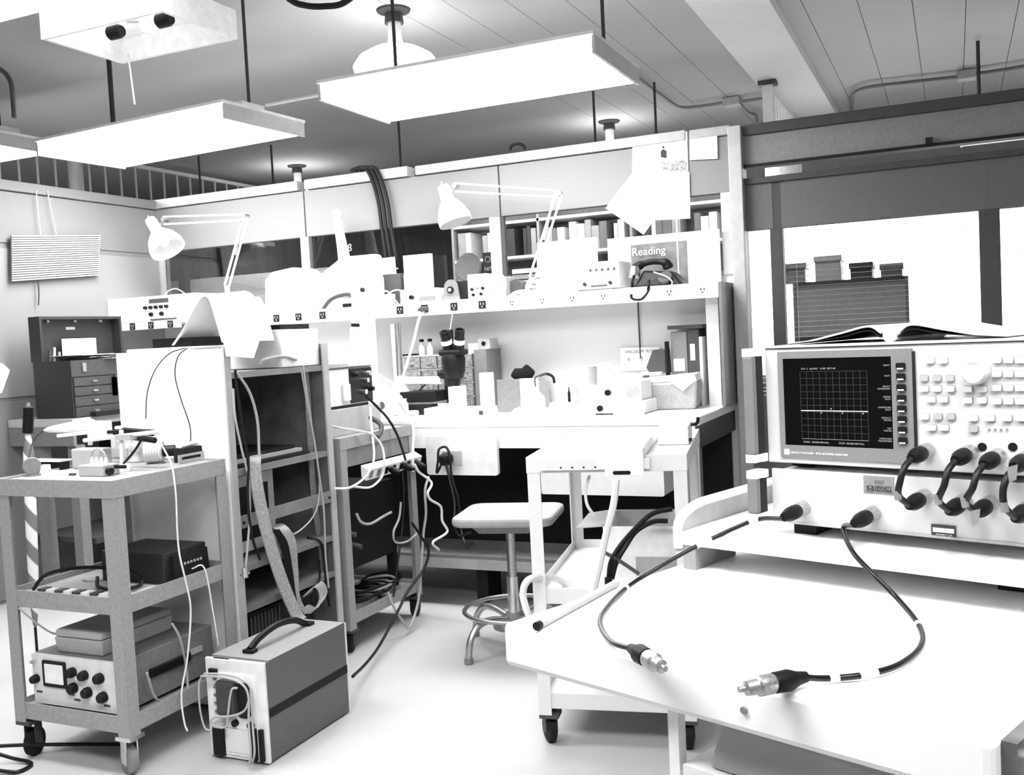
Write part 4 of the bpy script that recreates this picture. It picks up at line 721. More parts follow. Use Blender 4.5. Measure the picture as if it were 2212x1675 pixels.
# middle shelf
MID = .5355
p = PZ(382, 1255, MID); t = thing('perforated_supply', 'black perforated power supply on the cart middle shelf', 'power supply', (-2.5, 2.45, MID)); pf = perfm('perforated_black', .03, .004, 120, 120, .36)
MB().box(-.12, -.05, 0, .15, .15, .1).build('case', pf, t, bevel=.003); MB().hexa([(.1505, -.02, .0), (.17, -.02, 0), (.17, .14, 0), (.1505, .14, 0), (.1505, -.02, .085), (.165, -.02, .085), (.165, .14, .085), (.1505, .14, .085)]).build('terminal_side', vdark, t)
m = MB()
for i in range(6): m.box(.1705, .02+.015*i, .05, .173, .028+.015*i, .058)
m.build('terminals', lgray, t)
t = thing('circuit_strip', 'printed strip of connectors lying on the middle shelf', 'connector strip', (-2.6, 2.21, MID)); MB().box(-.12, 0, 0, .2, .05, .004).build('strip', lgray, t)
for i in range(8): MB().box(-.11+.038*i, .008, .0041, -.082+.038*i, .042, .012).build('connector', white if i % 2 else dgray, t)
one('shelf_paper', 'white sheet lying on the middle shelf beside the power supply', 'paper', MB().box(-2.5, 2.22, MID, -2.32, 2.38, MID+.003), paper)
one('paper_plate', 'pale scrap of paper on the middle shelf', 'paper', MB().cyl((-2.66, 2.42, MID), (-2.66, 2.42, MID+.004), .05, n=18), lgray)
cable('black cable looped on the middle shelf of the grey cart', [(-2.72, 2.21, MID+.01), (-2.71, 2.26, MID+.05), (-2.62, 2.33, MID+.06), (-2.45, 2.36, MID+.05), (-2.37, 2.32, MID+.02), (-2.42, 2.27, MID+.012), (-2.52, 2.29, MID+.012), (-2.6, 2.36, MID+.02)], .006, blackcable)
cable('thin pale wire hanging from the perforated supply', [(-2.325, 2.5, MID+.03), (-2.29, 2.52, MID+.03), (-2.275, 2.53, .42), (-2.27, 2.54, .3)], .0025, whitecable)
# bottom shelf
BOT = .1705
t = thing('benchtop_oscilloscope', 'white faced oscilloscope with black knobs on the cart bottom shelf', 'oscilloscope', (-2.735, 2.195, BOT))
W1, H1, D1 = .375, .172, .42
MB().box(0, .012, .012, W1, D1, H1).build('case', mgray, t, bevel=.004); MB().box(.004, 0, .012, W1-.004, .0115, H1).build('front_panel', offw, t)
MB().prism(rrect(.055, .072, .155, .156, .004), 'xz', -.006, -.0003).build('screen_bezel', vdark, t); MB().prism(rrect(.066, .084, .146, .146, .003), 'xz', -.0075, -.0061).build('screen', white, t)
for x, z, r in ((.185, .128, .016), (.235, .123, .016), (.3, .12, .017), (.185, .078, .017), (.245, .07, .017), (.31, .062, .017), (.022, .092, .014), (.022, .15, .006), (.22, .118, .009)): MB().lath((x, -.0003, z), (x, -.022, z), [(r, 0), (r, .6), (r*.8, 1)], 16).build('knob', black if r > .01 else chrome, t, True)
for x, z in ((.17, .055), (.195, .04), (.32, .035), (.03, .05)): MB().box(x-.012, -.002, z-.003, x+.012, -.0003, z+.003).build('legend', dgray, t)
MB().box(W1+.0003, .12, .085, W1+.014, .3, .115).build('side_handle', black, t, bevel=.005); MB().box(W1+.0003, .31, .1, W1+.008, .36, .118).build('handle_clip', lgray, t)
for x in (.02, W1-.04): MB().box(x, .03, 0, x+.02, .36, .012).build('foot', black, t)
MB().cyl((.045, .09, H1), (.045, .09, H1+.02), .018, n=14).build('top_plug', black, t)
t = thing('instrument_case', 'beige lidded instrument case on top of the white faced oscilloscope', 'case', (-2.66, 2.23, BOT+.1725)); MB().hexa([(0.005, .0, 0), (.2, 0, 0), (.2, .3, 0), (.005, .3, 0), (0, -.005, .05), (.205, -.005, .05), (.205, .305, .05), (0, .305, .05)]).build('base', cardb, t, bevel=.005); MB().hexa([(0, -.005, .052), (.205, -.005, .052), (.205, .305, .052), (0, .305, .052), (.005, 0, .075), (.2, 0, .075), (.2, .3, .075), (.005, .3, .075)]).build('lid', cardb, t, bevel=.006)
cable('thin grey lead from the middle shelf to the oscilloscope plug', [(-2.73, 2.16, .5), (-2.7, 2.2, .44), (-2.69, 2.24, .4), (-2.69, 2.28, .38)], .003, graycable)
cable('grey lead looping on the bottom shelf beside the oscilloscope', [(-2.3, 2.25, .3), (-2.32, 2.3, .2), (-2.31, 2.36, .16), (-2.31, 2.42, .17), (-2.32, 2.44, .24), (-2.3, 2.4, .36), (-2.3, 2.37, .42)], .004, graycable)
cable('black cord trailing on the floor by the dark cart caster', [(-2.95, 2.05, .008), (-2.86, 2.05, .008), (-2.76, 2.06, .012), (-2.69, 2.08, .008), (-2.7, 2.14, .008), (-2.78, 2.13, .02), (-2.84, 2.1, .05), (-2.8, 2.12, .06), (-2.66, 2.25, .03), (-2.5, 2.35, .01)], .006, blackcable)
# ================================================================ OPEN RACK
t = thing('open_rack', 'open shelved rack of grey panels packed with cables', 'rack', (-2.79, 2.69, 0)); rk = t
rackm = M('rack_grey', .19, .5, var=.18, scale=14); rackw = M('rack_white_side', .8, .6, var=.03)
MB().box(0, 0, .02, .49, .022, 1.29).build('side_panel', rackw, t); MB().box(0, .59, .02, .49, .612, 1.29).build('side_panel', M('rack_inner', .13, .5, var=.3, scale=10), t); MB().box(0, .0225, .02, .01, .5895, 1.26).build('back_panel', vdark, t)
for z in (1.205, .862, .52, .375): MB().box(.0105, .0225, z-.022, .489, .5895, z).build('shelf', rackm, t)
MB().box(.4891, -.002, .02, .497, .03, 1.295).build('edge_trim', lgray, t); MB().box(.4891, .58, .02, .497, .614, 1.29).build('edge_trim', lgray, t)
b_ = MB().box(.4895, .0305, .655, .496, .5795, .7).build('cross_bar', rackm, t)
for y in (.045, .565): MB().cyl((.4961, y, .675), (.4985, y, .675), .006, n=8).build('screw', black, b_)
MB().box(.0105, .0225, .02, .489, .5895, .04).build('base', vdark, t); MB().box(.011, .024, 1.206, .022, .588, 1.29).build('rear_lip', white, t)
# things in the rack
def inr(x, y, X=-2.34): return PX(x, y, X)
for k in range(3): one('dark_notebook', ('thick black', 'grey edged', 'slim black')[k]+' notebook lying on the upper rack shelf', 'notebook', MB().box(-2.62, 2.76, .8625+.014*k, -2.32-.02*k, 3.18-.02*k, .875+.014*k), (black, lgray, black)[k], 'notebooks on the rack shelf')
t = thing('small_monitor', 'small monitor with pale bezel inside the rack', 'monitor', (-2.4, 2.92, .5205)); MB().box(-.3, -.2, 0, .0, .12, .3).build('case', dgray, t); MB().box(.0005, -.2, .02, .012, .11, .06).box(.0005, -.2, .2605, .012, .11, .3).box(.0005, .08, .0605, .012, .11, .26).box(.0005, -.2, .0605, .012, -.17, .26).build('bezel', lgray, t); MB().box(.0005, -.17, .0605, .008, .08, .26).build('screen', black, t)
t = thing('plug_in_chassis', 'dark chassis with card edges at the rack bottom', 'chassis', (-2.56, 2.99, .0405)); MB().box(-.2, -.24, 0, .2, .2, .28).build('case', black, t); 
for i in range(9): MB().box(.2005, -.18+.02*i, .15, .206, -.17+.02*i, .27).build('card', dgray, t)
# ribbon cables out of the rack
ribm = stripem('ribbed_ribbon', .28, .6, 60, 'X', 1.5)
def ribbon(label, pl_, wv, mat=None):
    A = crom([p for p in pl_], 8); n_ = len(A); B_ = [a+Vector(wv) for a in A]; return one('ribbon_cable', label, 'cable', MB().sheet(A, B_, .003), mat or M('ribbon_grey', .3, .6, var=.35, scale=160), smooth=True)
ribbon('wide grey ribbon cable spilling out of the rack to the floor scope', [inr(545, 990, -2.45), inr(540, 990, -2.3), inr(540, 1030, -2.27), inr(552, 1100, -2.26), inr(572, 1180, -2.25), inr(600, 1265, -2.24), inr(628, 1330, -2.23), inr(640, 1345, -2.22)], (0, .06, .0))
ribbon('second grey ribbon cable folded over the lower rack shelf', [inr(580, 1140, -2.42), inr(592, 1145, -2.29), inr(612, 1175, -2.27), inr(618, 1240, -2.27), inr(622, 1300, -2.26), inr(640, 1335, -2.26)], (0, .07, 0))
ribbon('narrow ribbon cable hanging inside the rack back', [inr(655, 800, -2.35), inr(663, 900, -2.36), inr(672, 1060, -2.36), inr(690, 1200, -2.37), inr(695, 1290, -2.37)], (0, .03, 0))
ribbon('twisted ribbon cable loop at the rack foot', [inr(655, 1290, -2.3), inr(680, 1270, -2.28), inr(690, 1295, -2.27), inr(670, 1325, -2.26), inr(650, 1320, -2.26)], (0, .05, .01))
for k, (lb, r, mt, pts) in enumerate((('white cable hanging in a long curve down the rack opening', .005, graycable, ((512, 805), (540, 850), (556, 910), (560, 985))), ('black cable hanging at the rack left edge', .005, blackcable, ((508, 800), (515, 860), (525, 930), (536, 1000), (535, 1080), (545, 1160), (562, 1210))), ('white lead hanging beside the black cable in the rack', .004, graycable, ((504, 840), (508, 900), (522, 970), (536, 1030), (540, 1100), (535, 1180), (530, 1232))), ('pair of thin grey leads crossing the rack opening', .004, graycable, ((655, 790), (665, 870), (680, 960), (690, 1030), (700, 1110), (703, 1200), (710, 1270))), ('second thin lead crossing the rack opening', .003, graycable, ((650, 795), (668, 900), (685, 990), (690, 1060), (680, 1110), (650, 1145), (620, 1158), (600, 1150))), ('black lead bent over the lower rack shelf', .006, blackcable, ((665, 1162), (690, 1170), (700, 1200), (705, 1260), (712, 1310))), ('black loop of cable at the rack foot', .005, blackcable, ((690, 1210), (688, 1260), (660, 1290), (630, 1300), (640, 1320), (680, 1310), (700, 1280))))):
    cable(lb, [inr(x, y, -2.262-.004*k) for x, y in pts], r, mt)
for k in range(4): cable(('first', 'second', 'third', 'fourth')[k]+' thin black strand along the folded ribbon cable', [inr(590+4*k, 1145, -2.25), inr(605+5*k, 1175, -2.25), inr(618+4*k, 1230, -2.245), inr(628+4*k, 1300, -2.24), inr(645+4*k, 1332, -2.23)], .004, blackcable)
t = thing('bnc_connector', 'shiny connector dangling from the white lead in the rack', 'connector', inr(530, 1248, -2.255)); MB().cyl((0, 0, 0), (0, 0, .035), .011, n=12).build('barrel', chrome, t, True); MB().cyl((0, -.02, .012), (0, .02, .012), .005, n=8).build('pin', chrome, t)
# rack top: plotter box and fan-fold paper
TOP = 1.2905
t = thing('chart_recorder', 'chart recorder with dark slot and shade block feeding fan-fold paper on the rack', 'recorder', (-2.55, 2.8, TOP)); MB().box(-.21, -.09, 0, .1, .12, .012).build('case', white, t, bevel=.004); MB().box(-.1, -.07, .0121, .08, .1, .045).build('slot_shade_block', black, t)  # tall black slot block stands in for shade inside the paper arch
zs = TOP+.02
t = thing('fan_fold_paper', 'tall arch of white fan-fold paper over the rack top', 'paper', (-2.5, 2.78, zs))
fr = [PY(x, y, 2.72) for x, y in ((372, 752), (395, 712), (420, 665), (433, 645), (442, 640), (452, 648), (464, 685), (480, 746))]
fr = [Vector((p.x+2.5, -.06, max(p.z-zs, 0))) for p in fr]
A = crom(fr, 6); Bk = [a+Vector((.015, .27, 0)) for a in A]; MB().sheet(A, Bk, .0012).build('arched_sheet', paper, t, True)
P2 = [PX(x, y, X) for x, y, X in ((445, 632, -2.45), (500, 629, -2.38), (540, 632, -2.33), (557, 665, -2.285), (563, 705, -2.27), (560, 740, -2.27), (545, 772, -2.28))]
# hanging outer sheet: rail along the near edge and along the far edge
near = [PX(x, y, X)-t.location for x, y, X in ((440, 638, -2.47), (455, 655, -2.4), (470, 700, -2.34), (484, 745, -2.3), (489, 770, -2.272))]
far = [PX(x, y, X)-t.location for x, y, X in ((530, 629, -2.42), (548, 640, -2.36), (560, 680, -2.31), (564, 720, -2.28), (548, 774, -2.268))]
MB().sheet(crom(near, 6), crom(far, 6), .0012).build('hanging_sheet', paper, t, True)
b = inr(690, 760); one('black_tray', 'flat black tray on the white box behind the paper arch', 'tray', MB().box(-2.52, 3.06, TOP+.0605, -2.33, 3.24, TOP+.08), black)
one('top_carton', 'white box on the back of the rack top', 'box', MB().box(-2.6, 3.03, TOP-.084, -2.31, 3.27, TOP+.06), offw, bevel=.004)
cable('grey cable arching on the rack top shelf', [inr(560, 790, -2.32), inr(570, 778, -2.315), inr(610, 770, -2.31), inr(640, 777, -2.305)], .006, graycable)
cable('black loops of wire beside the white box on the rack', [inr(565, 742, -2.45), inr(585, 736, -2.44), inr(605, 745, -2.43), inr(580, 748, -2.43)], .004, blackcable)
# ================================================================ SECOND CART WITH POWER STRIP
c2 = cart('grey steel cart with power strip between rack and workbench', (-2.79, 3.36, 0), 0, .49, .6, (.9, .17), .05, .045, cartm, .1, turns=(.6, .4, .2, 0), dark=(1, 1, 1, 1))
MB().box(.482, .046, .775, .4854, .554, .848).build('apron_panel', rackm, c2); MB().box(.482, .06, .8482, .4852, .54, .852).build('apron_slot', black, c2)
C2T = .8925
t = thing('power_strip', 'white angled power strip with dark outlets on the cart apron', 'power strip', (-2.297, 3.73, .72)); MB().hexa([(0, -.23, 0), (.02, -.23, -.015), (.02, .23, -.015), (0, .23, 0), (0, -.23, .05), (.035, -.23, .03), (.035, .23, .03), (0, .23, .05)]).build('body', paper, t)
for i in range(7):
    y = -.2+.062*i; o = MB().hexa([(.0235, y-.012, -.008), (.0255, y-.012, -.008), (.0255, y+.012, -.008), (.0235, y+.012, -.008), (.034, y-.012, .022), (.037, y-.012, .022), (.037, y+.012, .022), (.034, y+.012, .022)]).build('outlet', black if 1 < i < 6 else mgray, t)
for y, dx in ((-.05, .05), (.06, .06), (.15, .065)): MB().lath((.035, y, .008), (.035+dx, y-.01, -.005), [(.014, 0), (.017, .3), (.014, .7), (.006, 1)], 12).build('plug', black, t, True)
# inside the second cart
t = thing('dark_chassis', 'dark equipment chassis inside the second cart', 'chassis', (-2.6, 3.66, .1505)); MB().box(-.17, -.25, .16, .2, .26, .5).build('case', vdark, t); [MB().box(*q_).build('support', vdark, t) for q_ in ((-.17, -.25, 0, -.14, .26, .1599), (.16, -.25, 0, .2, -.22, .1599), (.16, .23, 0, .2, .26, .1599))]
for y, z in ((-.2, .3), (-.12, .27), (-.16, .33)): MB().cyl((.2005, y, z), (.25, y+.01, z-.01), .012, n=10).build('connector', steel, t, True)
for i in range(5):
    a0 = random.uniform(0, 6); pts = [(-2.42+.1*math.cos(a0+j*1.1)*(1-.04*j), 3.6+.05*i+.12*math.sin(a0+j*1.1), .16+.006*i+.004*j) for j in range(9)]
    cable(('lowest', 'second', 'third', 'fourth', 'topmost')[i]+' black cable coil heaped on the second cart bottom shelf', pts, .006, blackcable if i != 3 else graycable, group='cable coils on the second cart')
# on top of second cart
t = thing('rf_instrument', 'white sided instrument with dark connector face on the second cart', 'instrument', (-2.62, 3.5, 1.02)); 
MB().box(-.1, -.1, 0, .21, .3, .16).build('case', offw, t, bevel=.003); MB().box(.2105, .12, .005, .216, .295, .155).build('front_face', black, t); MB().box(-.1, -.1, .1605, .215, .3, .164).build('lid', dgray, t)
for y, z, mt in ((.15, .13, black), (.22, .1, chrome), (.26, .06, black), (.2, .05, chrome), (.24, .13, chrome)): MB().cyl((.2161, y, z), (.245, y, z), .011, n=12).build('connector', mt, t, True)
MB().box(.2105, .06, .02, .222, .11, .09).build('relay', white, t)
MB().box(.08, .12, .1641, .17, .18, .178).build('top_switch', lgray, t)
for x in (-.08, .17): MB().box(x, -.08, -.012, x+.03, .28, 0).build('foot', black, t)
one('lower_instrument', 'pale instrument box beneath the rf instrument', 'instrument', MB().box(-2.72, 3.4, C2T, -2.4, 3.85, 1.0075), lgray, bevel=.003)
one('white_cube', 'small white plug adapter on the second cart top edge', 'adapter', MB().box(*(list(PZ(732, 925, C2T)+Vector((0, 0, 0)))+[PZ(732, 925, C2T).x+.045, PZ(732, 925, C2T).y+.06, C2T+.05])), white, bevel=.003)
for k, (lb, r, mt, pts) in enumerate((
    ('white cable drooping from the cart top past the power strip', .005, whitecable, ((800, 880, -2.38), (802, 915, -2.33), (806, 955, -2.26), (808, 985, -2.24), (803, 1010, -2.24), (785, 1035, -2.25), (755, 1054, -2.27), (722, 1056, -2.28))),
    ('pale cable arching over the cart edge to the power strip', .005, whitecable, ((713, 920, -2.4), (735, 925, -2.33), (780, 932, -2.28), (805, 940, -2.26), (825, 965, -2.25), (830, 1000, -2.24), (825, 1030, -2.25), (800, 1053, -2.26), (765, 1052, -2.28))),
    ('black power lead dropping into the power strip', .006, blackcable, ((790, 855, -2.36), (815, 880, -2.34), (838, 905, -2.3), (858, 940, -2.27), (870, 975, -2.26), (876, 995, -2.25))),
    ('white power lead crossing from bench outlet down the cart post', .006, whitecable, ((862, 870, -2.3), (880, 895, -2.28), (893, 925, -2.25), (892, 970, -2.24), (892, 1020, -2.24))),
    ('white cord with sharp kinks hanging beside the cart post', .006, whitecable, ((895, 1003, -2.24), (905, 1020, -2.23), (932, 1043, -2.2), (924, 1065, -2.2), (930, 1080, -2.2), (952, 1095, -2.19), (955, 1125, -2.19), (966, 1150, -2.18), (935, 1172, -2.19), (948, 1188, -2.19))),
    ('grey cord hanging straight beside the cart post', .006, graycable, ((926, 1030, -2.21), (918, 1060, -2.21), (920, 1110, -2.21), (915, 1150, -2.22), (912, 1190, -2.22), (905, 1290, -2.22), (885, 1355, -2.21), (868, 1340, -2.22), (850, 1310, -2.24), (838, 1280, -2.26))),
    ('black cord falling past the cart post to the floor', .006, blackcable, ((890, 1130, -2.24), (910, 1160, -2.22), (926, 1190, -2.2), (915, 1230, -2.21), (880, 1280, -2.22), (860, 1320, -2.21), (820, 1395, -2.16), (790, 1435, -2.08), (762, 1462, -1.98))),
    ('black cord hanging inside the second cart', .005, blackcable, ((868, 1005, -2.28), (872, 1060, -2.27), (870, 1130, -2.27), (860, 1210, -2.27), (850, 1290, -2.27))),
    ('grey hose loop under the power strip', .006, graycable, ((770, 1110, -2.3), (780, 1128, -2.29), (800, 1132, -2.28), (830, 1115, -2.28), (845, 1107, -2.28))),
    ('grey lead curving below the chassis of the second cart', .005, graycable, ((866, 1085, -2.27), (862, 1120, -2.27), (850, 1150, -2.27), (855, 1172, -2.27), (880, 1170, -2.26), (905, 1150, -2.25))),
    ('flat dark braid folding over the second cart edge', .011, dgray, ((800, 902, -2.36), (820, 915, -2.3), (824, 930, -2.28), (815, 945, -2.27)))) ):
    cable(lb, [PX(x, y, X) for x, y, X in pts], r, mt)
# ================================================================ FLOOR OSCILLOSCOPE
t = thing('portable_oscilloscope', 'grey portable oscilloscope with carrying handle standing on the floor', 'oscilloscope', (-2.178, 2.375, 0)); W1, D1, H1 = .222, .445, .318; Z0 = .006
scm = M('scope_blue_grey', .1, .5, var=.1, scale=120)
MB().box(.0, .012, Z0, W1, D1, H1).build('case', scm, t, bevel=.003); MB().box(0, .03, H1+.0002, W1, D1, H1+.002).build('top_cover', M('scope_top', .25, .5, var=.08, scale=120), t)
MB().box(W1+.0002, .02, H1*.45, W1+.0015, D1, H1*.45+.028).build('side_stripe', vdark, t)
MB().box(-.003, 0, Z0, W1+.004, .0118, H1+.003).build('front_frame', offw, t, bevel=.003); MB().box(-.002, D1+.0002, Z0, W1+.002, D1+.006, H1).build('rear_frame', offw, t)
f_ = MB().box(.015, -.004, .02, W1-.03, -.0002, H1-.04).build('front_panel', white, t)
MB().prism(rrect(.058, .15, .125, .262, .012), 'xz', -.03, -.0041).build('screen_hood', dgray, t, bevel=.004); MB().prism(rrect(.1255, .145, .17, .255, .012), 'xz', -.012, -.0041).build('hood_side', vdark, t)
for i in range(5): MB().lath((.038, -.0041, .155+.026*i), (.038, -.012, .155+.026*i), [(.006, 0), (.005, 1)], 10).build('push_button', mgray, t, True)
for x, z in ((.11, .125), (.17, .125)): MB().cyl((x, -.0041, z), (x, -.016, z), .011, n=12).build('knob', black, t, True)
MB().box(.07, -.007, .03, .165, -.0041, .105).build('speaker_grille', perfm('perforated_white', .75, .05, 200, 200, .3), t)
for x0, x1 in ((.02, .062), (.17, .188), (.2, .214)): MB().box(x0, -.014, .015, x1, -.0041, .115).build('black_pocket', black, t)
MB().box(.02, -.014, .27, .05, -.0041, .29).build('upper_latch', black, t); MB().box(.03, .001, H1+.0031, .09, .006, H1+.0045).build('frame_slot', vdark, t)
cl = [(.02, -.03, .28), (.1, -.03, .285), (.17, -.03, .275), (.2, -.03, .24), (.195, -.03, .15), (.2, -.035, .06), (.185, -.03, .02)]
MB().tube(cl, .0035).build('probe_cable', M('probe_cable', .4, .5, var=0), t, True); MB().tube([(x-.008, y-.008, z-.006) for x, y, z in cl], .0035).build('probe_cable', MATS['probe_cable'], t, True)
MB().tube([(.02, -.03, .28), (.0, -.035, .25), (-.004, -.035, .17), (.01, -.035, .11), (.03, -.03, .1)], .003).build('probe_cable', MATS['probe_cable'], t, True)
MB().tube([(.19, -.03, .22), (.17, -.035, .18), (.12, -.04, .16), (.06, -.04, .15), (.04, -.04, .13), (.06, -.04, .12), (.1, -.04, .125), (.11, -.04, .16), (.13, -.04, .24), (.15, -.035, .25)], .0035).build('probe_cable', MATS['probe_cable'], t, True)
MB().box(.045, -.04, .115, .085, -.02, .13).build('probe_tip', lgray, t)
hd = MB().tube([(W1*.5, .08, H1+.012), (W1*.5, .13, H1+.035), (W1*.5, .22, H1+.05), (W1*.5, .31, H1+.04), (W1*.5, .37, H1+.012)], .011, n=8).build('carrying_handle', black, t, True)
for y in (.065, .37): MB().box(W1*.5-.02, y, H1+.0021, W1*.5+.02, y+.03, H1+.014).build('handle_mount', black, t, bevel=.003)
for x in (.01, W1-.03):
    for y in (.03, D1-.05): MB().box(x, y, 0, x+.02, y+.02, Z0).build('foot', rubber, t)
# ================================================================ STOOL
t = thing('lab_stool', 'low swivel stool with pale square seat and ring footrest', 'stool', (-1.68, 3.63, 0), math.radians(12)); seatm = M('seat_vinyl', .3, .5, var=.1)
MB().prism(rrect(-.205, -.19, .205, .19, .06, 6), 'xy', .535, .572).build('seat', seatm, t, bevel=.012)
MB().hexa([(-.1, -.12, .5), (.1, -.12, .5), (.1, .12, .5), (-.1, .12, .5), (-.13, -.14, .534), (.13, -.14, .534), (.13, .14, .534), (-.13, .14, .534)]).build('seat_bracket', mgray, t)
MB().cyl((0, 0, .1), (0, 0, .5), .019, n=18).build('post', steel, t, True); MB().cyl((0, 0, .1), (0, 0, .3), .025, n=18).build('post_sleeve', chrome, t, True)
MB().lath((0, 0, .09), (0, 0, .15), [(.09, 0), (.085, .4), (.04, .7), (.035, 1)], 24).build('hub', mgray, t, True)
rg = [(.205*math.cos(a), .205*math.sin(a), .165) for a in [2*math.pi*i/32 for i in range(32)]]; MB().tube(rg, .009, n=10, closed=True, smooth=False).build('footrest_ring', steel, t, True)
for k in range(4):
    a = math.radians(45+90*k+10); c, s = math.cos(a), math.sin(a)
    MB().tube([(.03*c, .03*s, .125), (.12*c, .12*s, .145), (.19*c, .19*s, .14), (.24*c, .24*s, .09), (.255*c, .255*s, .02)], .014, n=10).build('leg', steel, t, True)
    MB().cyl((.255*c, .255*s, 0), (.255*c, .255*s, .022), .018, n=12).build('foot_cap', mgray, t, True)
MB().box(-.05, -.123, .505, -.01, -.1195, .53).build('maker_label', paper, t)
# ================================================================ WHITE CART
FL = Vector((-1.21, 2.76, 0)); FRp = PZ(1482, 981, .908); rzc = math.atan2(FRp.y-FL.y, FRp.x-FL.x); Wc = Vector((FRp.x-FL.x, FRp.y-FL.y)).length
c3 = cart('white enamel cart loaded with white boxes before the workbench', FL, rzc, Wc, .72, (.908, .5, .17), .05, .04, wcart, .1, pan=.03, turns=(.5, .2, .3, 1), dark=(1, 1, 1, 1))
Lc = holder(c3)
WM = c3.location; er3 = Vector((math.cos(rzc), math.sin(rzc), 0)); eb3 = Vector((-math.sin(rzc), math.cos(rzc), 0))
def on3(u, v, z): return FL+er3*u+eb3*v+Vector((0, 0, z))
m = MB().box(.045, -.018, .868, Wc*.78, -.0045, .9); m.build('front_strip', wcart, c3)
for i in range(5): MB().cyl((.11+.035*i, -.018, .876), (.11+.035*i, -.0195, .876), .003, n=8).build('screw', black, c3)
t = thing('white_chassis', 'white chassis with slotted front lip on the white cart', 'chassis', on3(.06, .05, .9005), rzc)
MB().box(0, 0, 0, Wc*.62, .45, .035).build('body', paper, t, bevel=.004); MB().box(Wc*.38, -.075, -.05, Wc*.62, -.069, .03).box(Wc*.38, -.0689, .025, Wc*.62, -.0005, .03).build('front_lip', paper, t); MB().prism(rrect(Wc*.43, -.047, Wc*.54, -.036, .005), 'xz', -.0775, -.0751).build('slot', black, t)
t = thing('small_white_box', 'small white box with a dark hook on the white cart corner', 'box', on3(Wc-.11, .3, .9005), rzc); MB().box(0, 0, 0, .1, .2, .06).build('body', paper, t, bevel=.004); MB().tube([(.1, .15, .05), (.12, .15, .055), (.125, .15, .075)], .006).build('hook', black, t, True); MB().box(.1005, .0, .01, .108, .02, .02).build('catch', black, t)
cable('white strap hanging from the white chassis slot to the shelf', [PY(1331, 1036, 2.76), PY(1325, 1090, 2.76), PY(1310, 1150, 2.77), PY(1295, 1220, 2.78), PY(1280, 1285, 2.8)], .011, whitecable, 'strap', cat='strap')
cable('thin white cable hanging under the white cart top', [PY(1273, 1028, 2.85), PY(1265, 1060, 2.85), PY(1268, 1090, 2.85), PY(1282, 1112, 2.87)], .005, whitecable)
cable('white hose looping around the white cart leg', [PY(1255, 1285, 2.95), PY(1210, 1255, 2.9), PY(1172, 1247, 2.78), PY(1140, 1255, 2.7), PY(1130, 1285, 2.7), PY(1140, 1325, 2.7), PY(1150, 1340, 2.72)], .011, whitecable, 'hose', cat='hose')
MSH = .4705
t = thing('cardboard_box', 'open white cardboard box with flaps on the white cart shelf', 'box', on3(.2, .17, MSH), rzc)
w1, d1, h1 = .29, .3, .187
MB().box(0, 0, 0, w1, .006, h1).box(0, d1-.006, 0, w1, d1, h1+.0).box(0, .006, 0, .006, d1-.006, h1).box(w1-.006, .006, 0, w1, d1-.006, h1).box(.006, .006, 0, w1-.006, d1-.006, .006).build('body', M('white_carton', .85, .8), t)
MB().hexa([(.0, .0, h1), (0, d1, h1), (0, d1, h1+.003), (0, 0, h1+.003), (-.09, .02, h1-.01), (-.09, d1-.02, h1-.01), (-.09, d1-.02, h1-.007), (-.09, .02, h1-.007)]).build('side_flap', M('inner_card', .45, .8), t)
MB().box(w1*.35, -.003, .03, w1*.8, -.0003, .09).build('label_window', lgray, t)
for k, (dx, lb) in enumerate(((0, 'outer'), (12, 'inner'))): cable(lb+' black cable arching out of the cardboard box', [PY(1452-10*k, 1100+26*k, 2.95), PY(1410, 1110+18*k, 2.93), PY(1375, 1140+8*k, 2.9), PY(1340+dx, 1180, 2.86), PY(1320+dx, 1215, 2.84), PY(1315+dx*.6, 1250, 2.84)], .008, blackcable)
t = thing('cable_plug', 'black connector ends hanging in front of the cardboard box', 'connector', PY(1316, 1290, 2.82)); MB().cyl((0, 0, 0), (0, 0, .06), .012, n=12).build('boot', black, t, True); MB().cyl((.02, .01, -.01), (.02, .01, .05), .01, n=12).build('boot', dgray, t, True)
cable('short dark lead across the front of the cardboard box', [PY(1308, 1195, 2.85), PY(1335, 1210, 2.84), PY(1380, 1240, 2.83)], .006, dgray)
# ================================================================ ANALYZER CART (turned 19 degrees)
AT = math.radians(-19); er = Vector((math.cos(AT), math.sin(AT), 0)); eb = Vector((-math.sin(AT), math.cos(AT), 0))
def W3(U, V, z): return er*U+eb*V+Vector((0, 0, z))
def PLV(x, y, V): d = ray(x, y); p = EY+d*((V-EY.dot(eb))/d.dot(eb)); return p.dot(er), p.z
t = thing('analyzer_cart', 'low wooden topped cart in the foreground carrying the analyzer', 'cart', W3(-.887, .9, 0), AT-math.radians(2)); TT = .91
MB().box(0, 0, .853, .606, 1.1, TT).build('top', wood, t, bevel=.008)
MB().box(.6065, .02, .845, .62, 1.08, .905).build('end_board', M('dark_wood_end', .1, .5, var=.5, scale=20), t)
for v in (.06, .16): MB().cyl((.6205, v, .875), (.633, v, .875), .011, n=10).build('bolt', chrome, t, True)
for u, v in ((.245, .02), (.245, 1.0), (.56, .02), (.56, 1.0)): MB().box(u, v, .0, u+.014, v+.014, .8525).build('leg', white, t)
MB().box(.262, .022, .775, .558, 1.0, .787).build('lower_shelf', white, t); MB().box(.262, .022, .45, .558, 1.0, .46).build('bottom_shelf', white, t)
MB().cyl((.36, -.0005, .88), (.36, -.003, .88), .004, n=8).build('screw', mgray, t)
